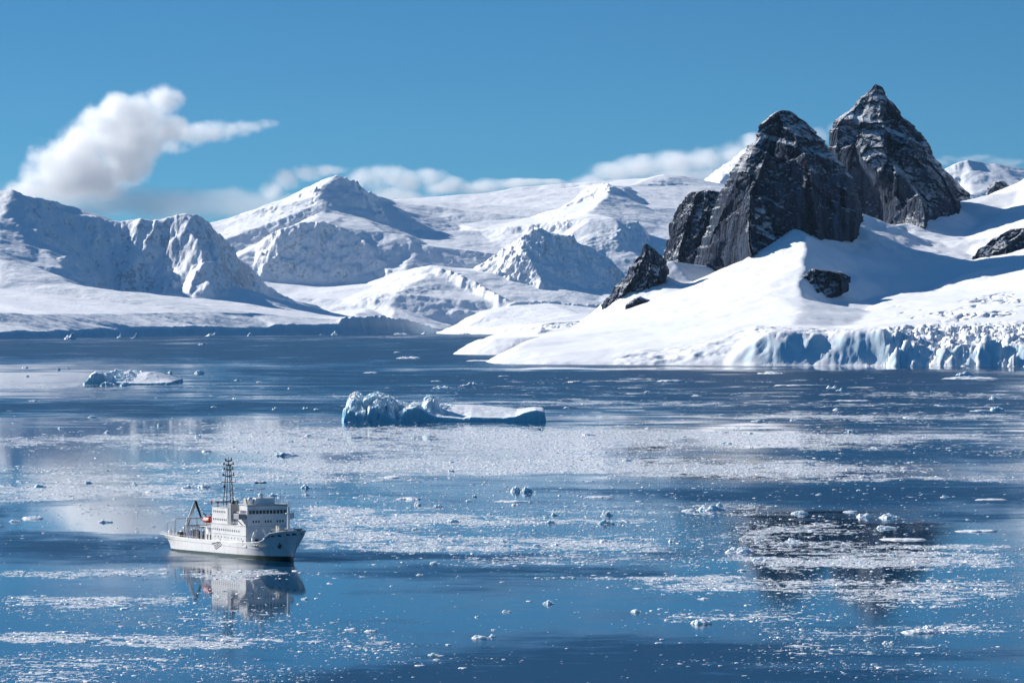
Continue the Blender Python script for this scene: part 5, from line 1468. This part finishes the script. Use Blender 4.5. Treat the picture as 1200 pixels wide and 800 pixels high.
cloud('big white puffy cumulus cloud rising above the left mountains',
      [(38, 208, 27, 22), (62, 190, 38, 32), (98, 172, 44, 36), (70, 214, 40, 22), (122, 162, 40, 34), (138, 132, 33, 28), (112, 140, 30, 22), (166, 134, 36, 30), (190, 118, 29, 22), (206, 111, 16, 12), (165, 165, 42, 30), (196, 152, 34, 22), (105, 204, 40, 26), (140, 178, 50, 36), (60, 205, 46, 30), (90, 190, 52, 38), (100, 214, 60, 26), (36, 222, 40, 18), (160, 150, 46, 38), (150, 196, 44, 26)],
      36600, .0105, .7, 1.65, 300., .02, .15)
cloud('ragged thin wisp trailing to the right from the big white cumulus',
      [(212, 160, 40, 17), (240, 156, 40, 16), (266, 152, 38, 14), (292, 148, 30, 10), (312, 145, 20, 7), (200, 172, 30, 12)],
      36700, .0058, .8, 2.1, 200., .02, .2, 13)
cloud('long thin grey-lavender cloud bank lying low behind the left mountains',
      [(30, 236, 90, 22, 1.2), (110, 236, 110, 25, 1.2), (200, 240, 110, 25, 1.2), (275, 240, 80, 24, 1.2), (330, 243, 60, 18, 1.2)],
      36300, .0019, .6, .7, 420., .05, .4, 3, (.5, 1, 1.6))
cloud('ragged white cloud caught behind the big central summit',
      [(318, 222, 18, 15), (334, 210, 24, 15), (358, 203, 26, 11), (385, 200, 30, 9), (428, 212, 34, 18), (452, 206, 28, 18), (476, 214, 30, 18), (503, 207, 26, 12), (522, 219, 34, 14), (560, 220, 40, 13), (610, 217, 46, 9), (470, 232, 60, 16), (650, 216, 34, 7)],
      36300, .0072, .8, 1.6, 320., .0, .25, 5)
cloud('pale cloud cap spilling over the high snowfield left of the rock towers',
      [(690, 212, 30, 12), (716, 203, 36, 15), (752, 196, 40, 17), (790, 191, 40, 18), (826, 188, 36, 18), (858, 184, 34, 20), (884, 172, 26, 18), (800, 206, 60, 13)],
      35800, .0075, .8, 1.5, 320., .0, .25, 7)
cloud('small white cloud puff in the gap between the two rock towers',
      [(962, 160, 18, 14), (980, 152, 18, 12), (945, 168, 18, 12)], 35900, .003, .5, 1.1, 200., .08, .3, 9)
cloud('thin veil of cloud over the white summit behind the right rock tower',
      [(1095, 190, 30, 6), (1135, 185, 40, 6), (1178, 190, 34, 6)], 35700, .0022, .5, 1.0, 200., .05, .3, 11)
# ------------------------------------------------------------------ the air between: clean but not empty
def haze_box(x0, x1, y0, y1, z0, z1, dens):
    m = bpy.data.materials.new('haze_air'); m.use_nodes = True
    nt = m.node_tree; nt.nodes.remove(nt.nodes['Principled BSDF'])
    pv = nt.nodes.new('ShaderNodeVolumePrincipled')
    pv.inputs['Color'].default_value = (.42, .70, 1.0, 1); pv.inputs['Density'].default_value = dens; pv.inputs['Anisotropy'].default_value = .0
    nt.links.new(pv.outputs[0], nt.nodes['Material Output'].inputs['Volume'])
    v = [(x, y, z) for z in (z0, z1) for x, y in ((x0, y0), (x1, y0), (x1, y1), (x0, y1))]
    o = mesh_from('haze', v, [(3, 2, 1, 0), (4, 5, 6, 7), (0, 1, 5, 4), (1, 2, 6, 5), (2, 3, 7, 6), (3, 0, 4, 7)], m)
    tag(o, 'thin blue haze in the air over the sea and mountains', 'haze', kind='stuff')


haze_box(-45000, 45000, -900, 35300, -21, 1760, 2.2e-6)
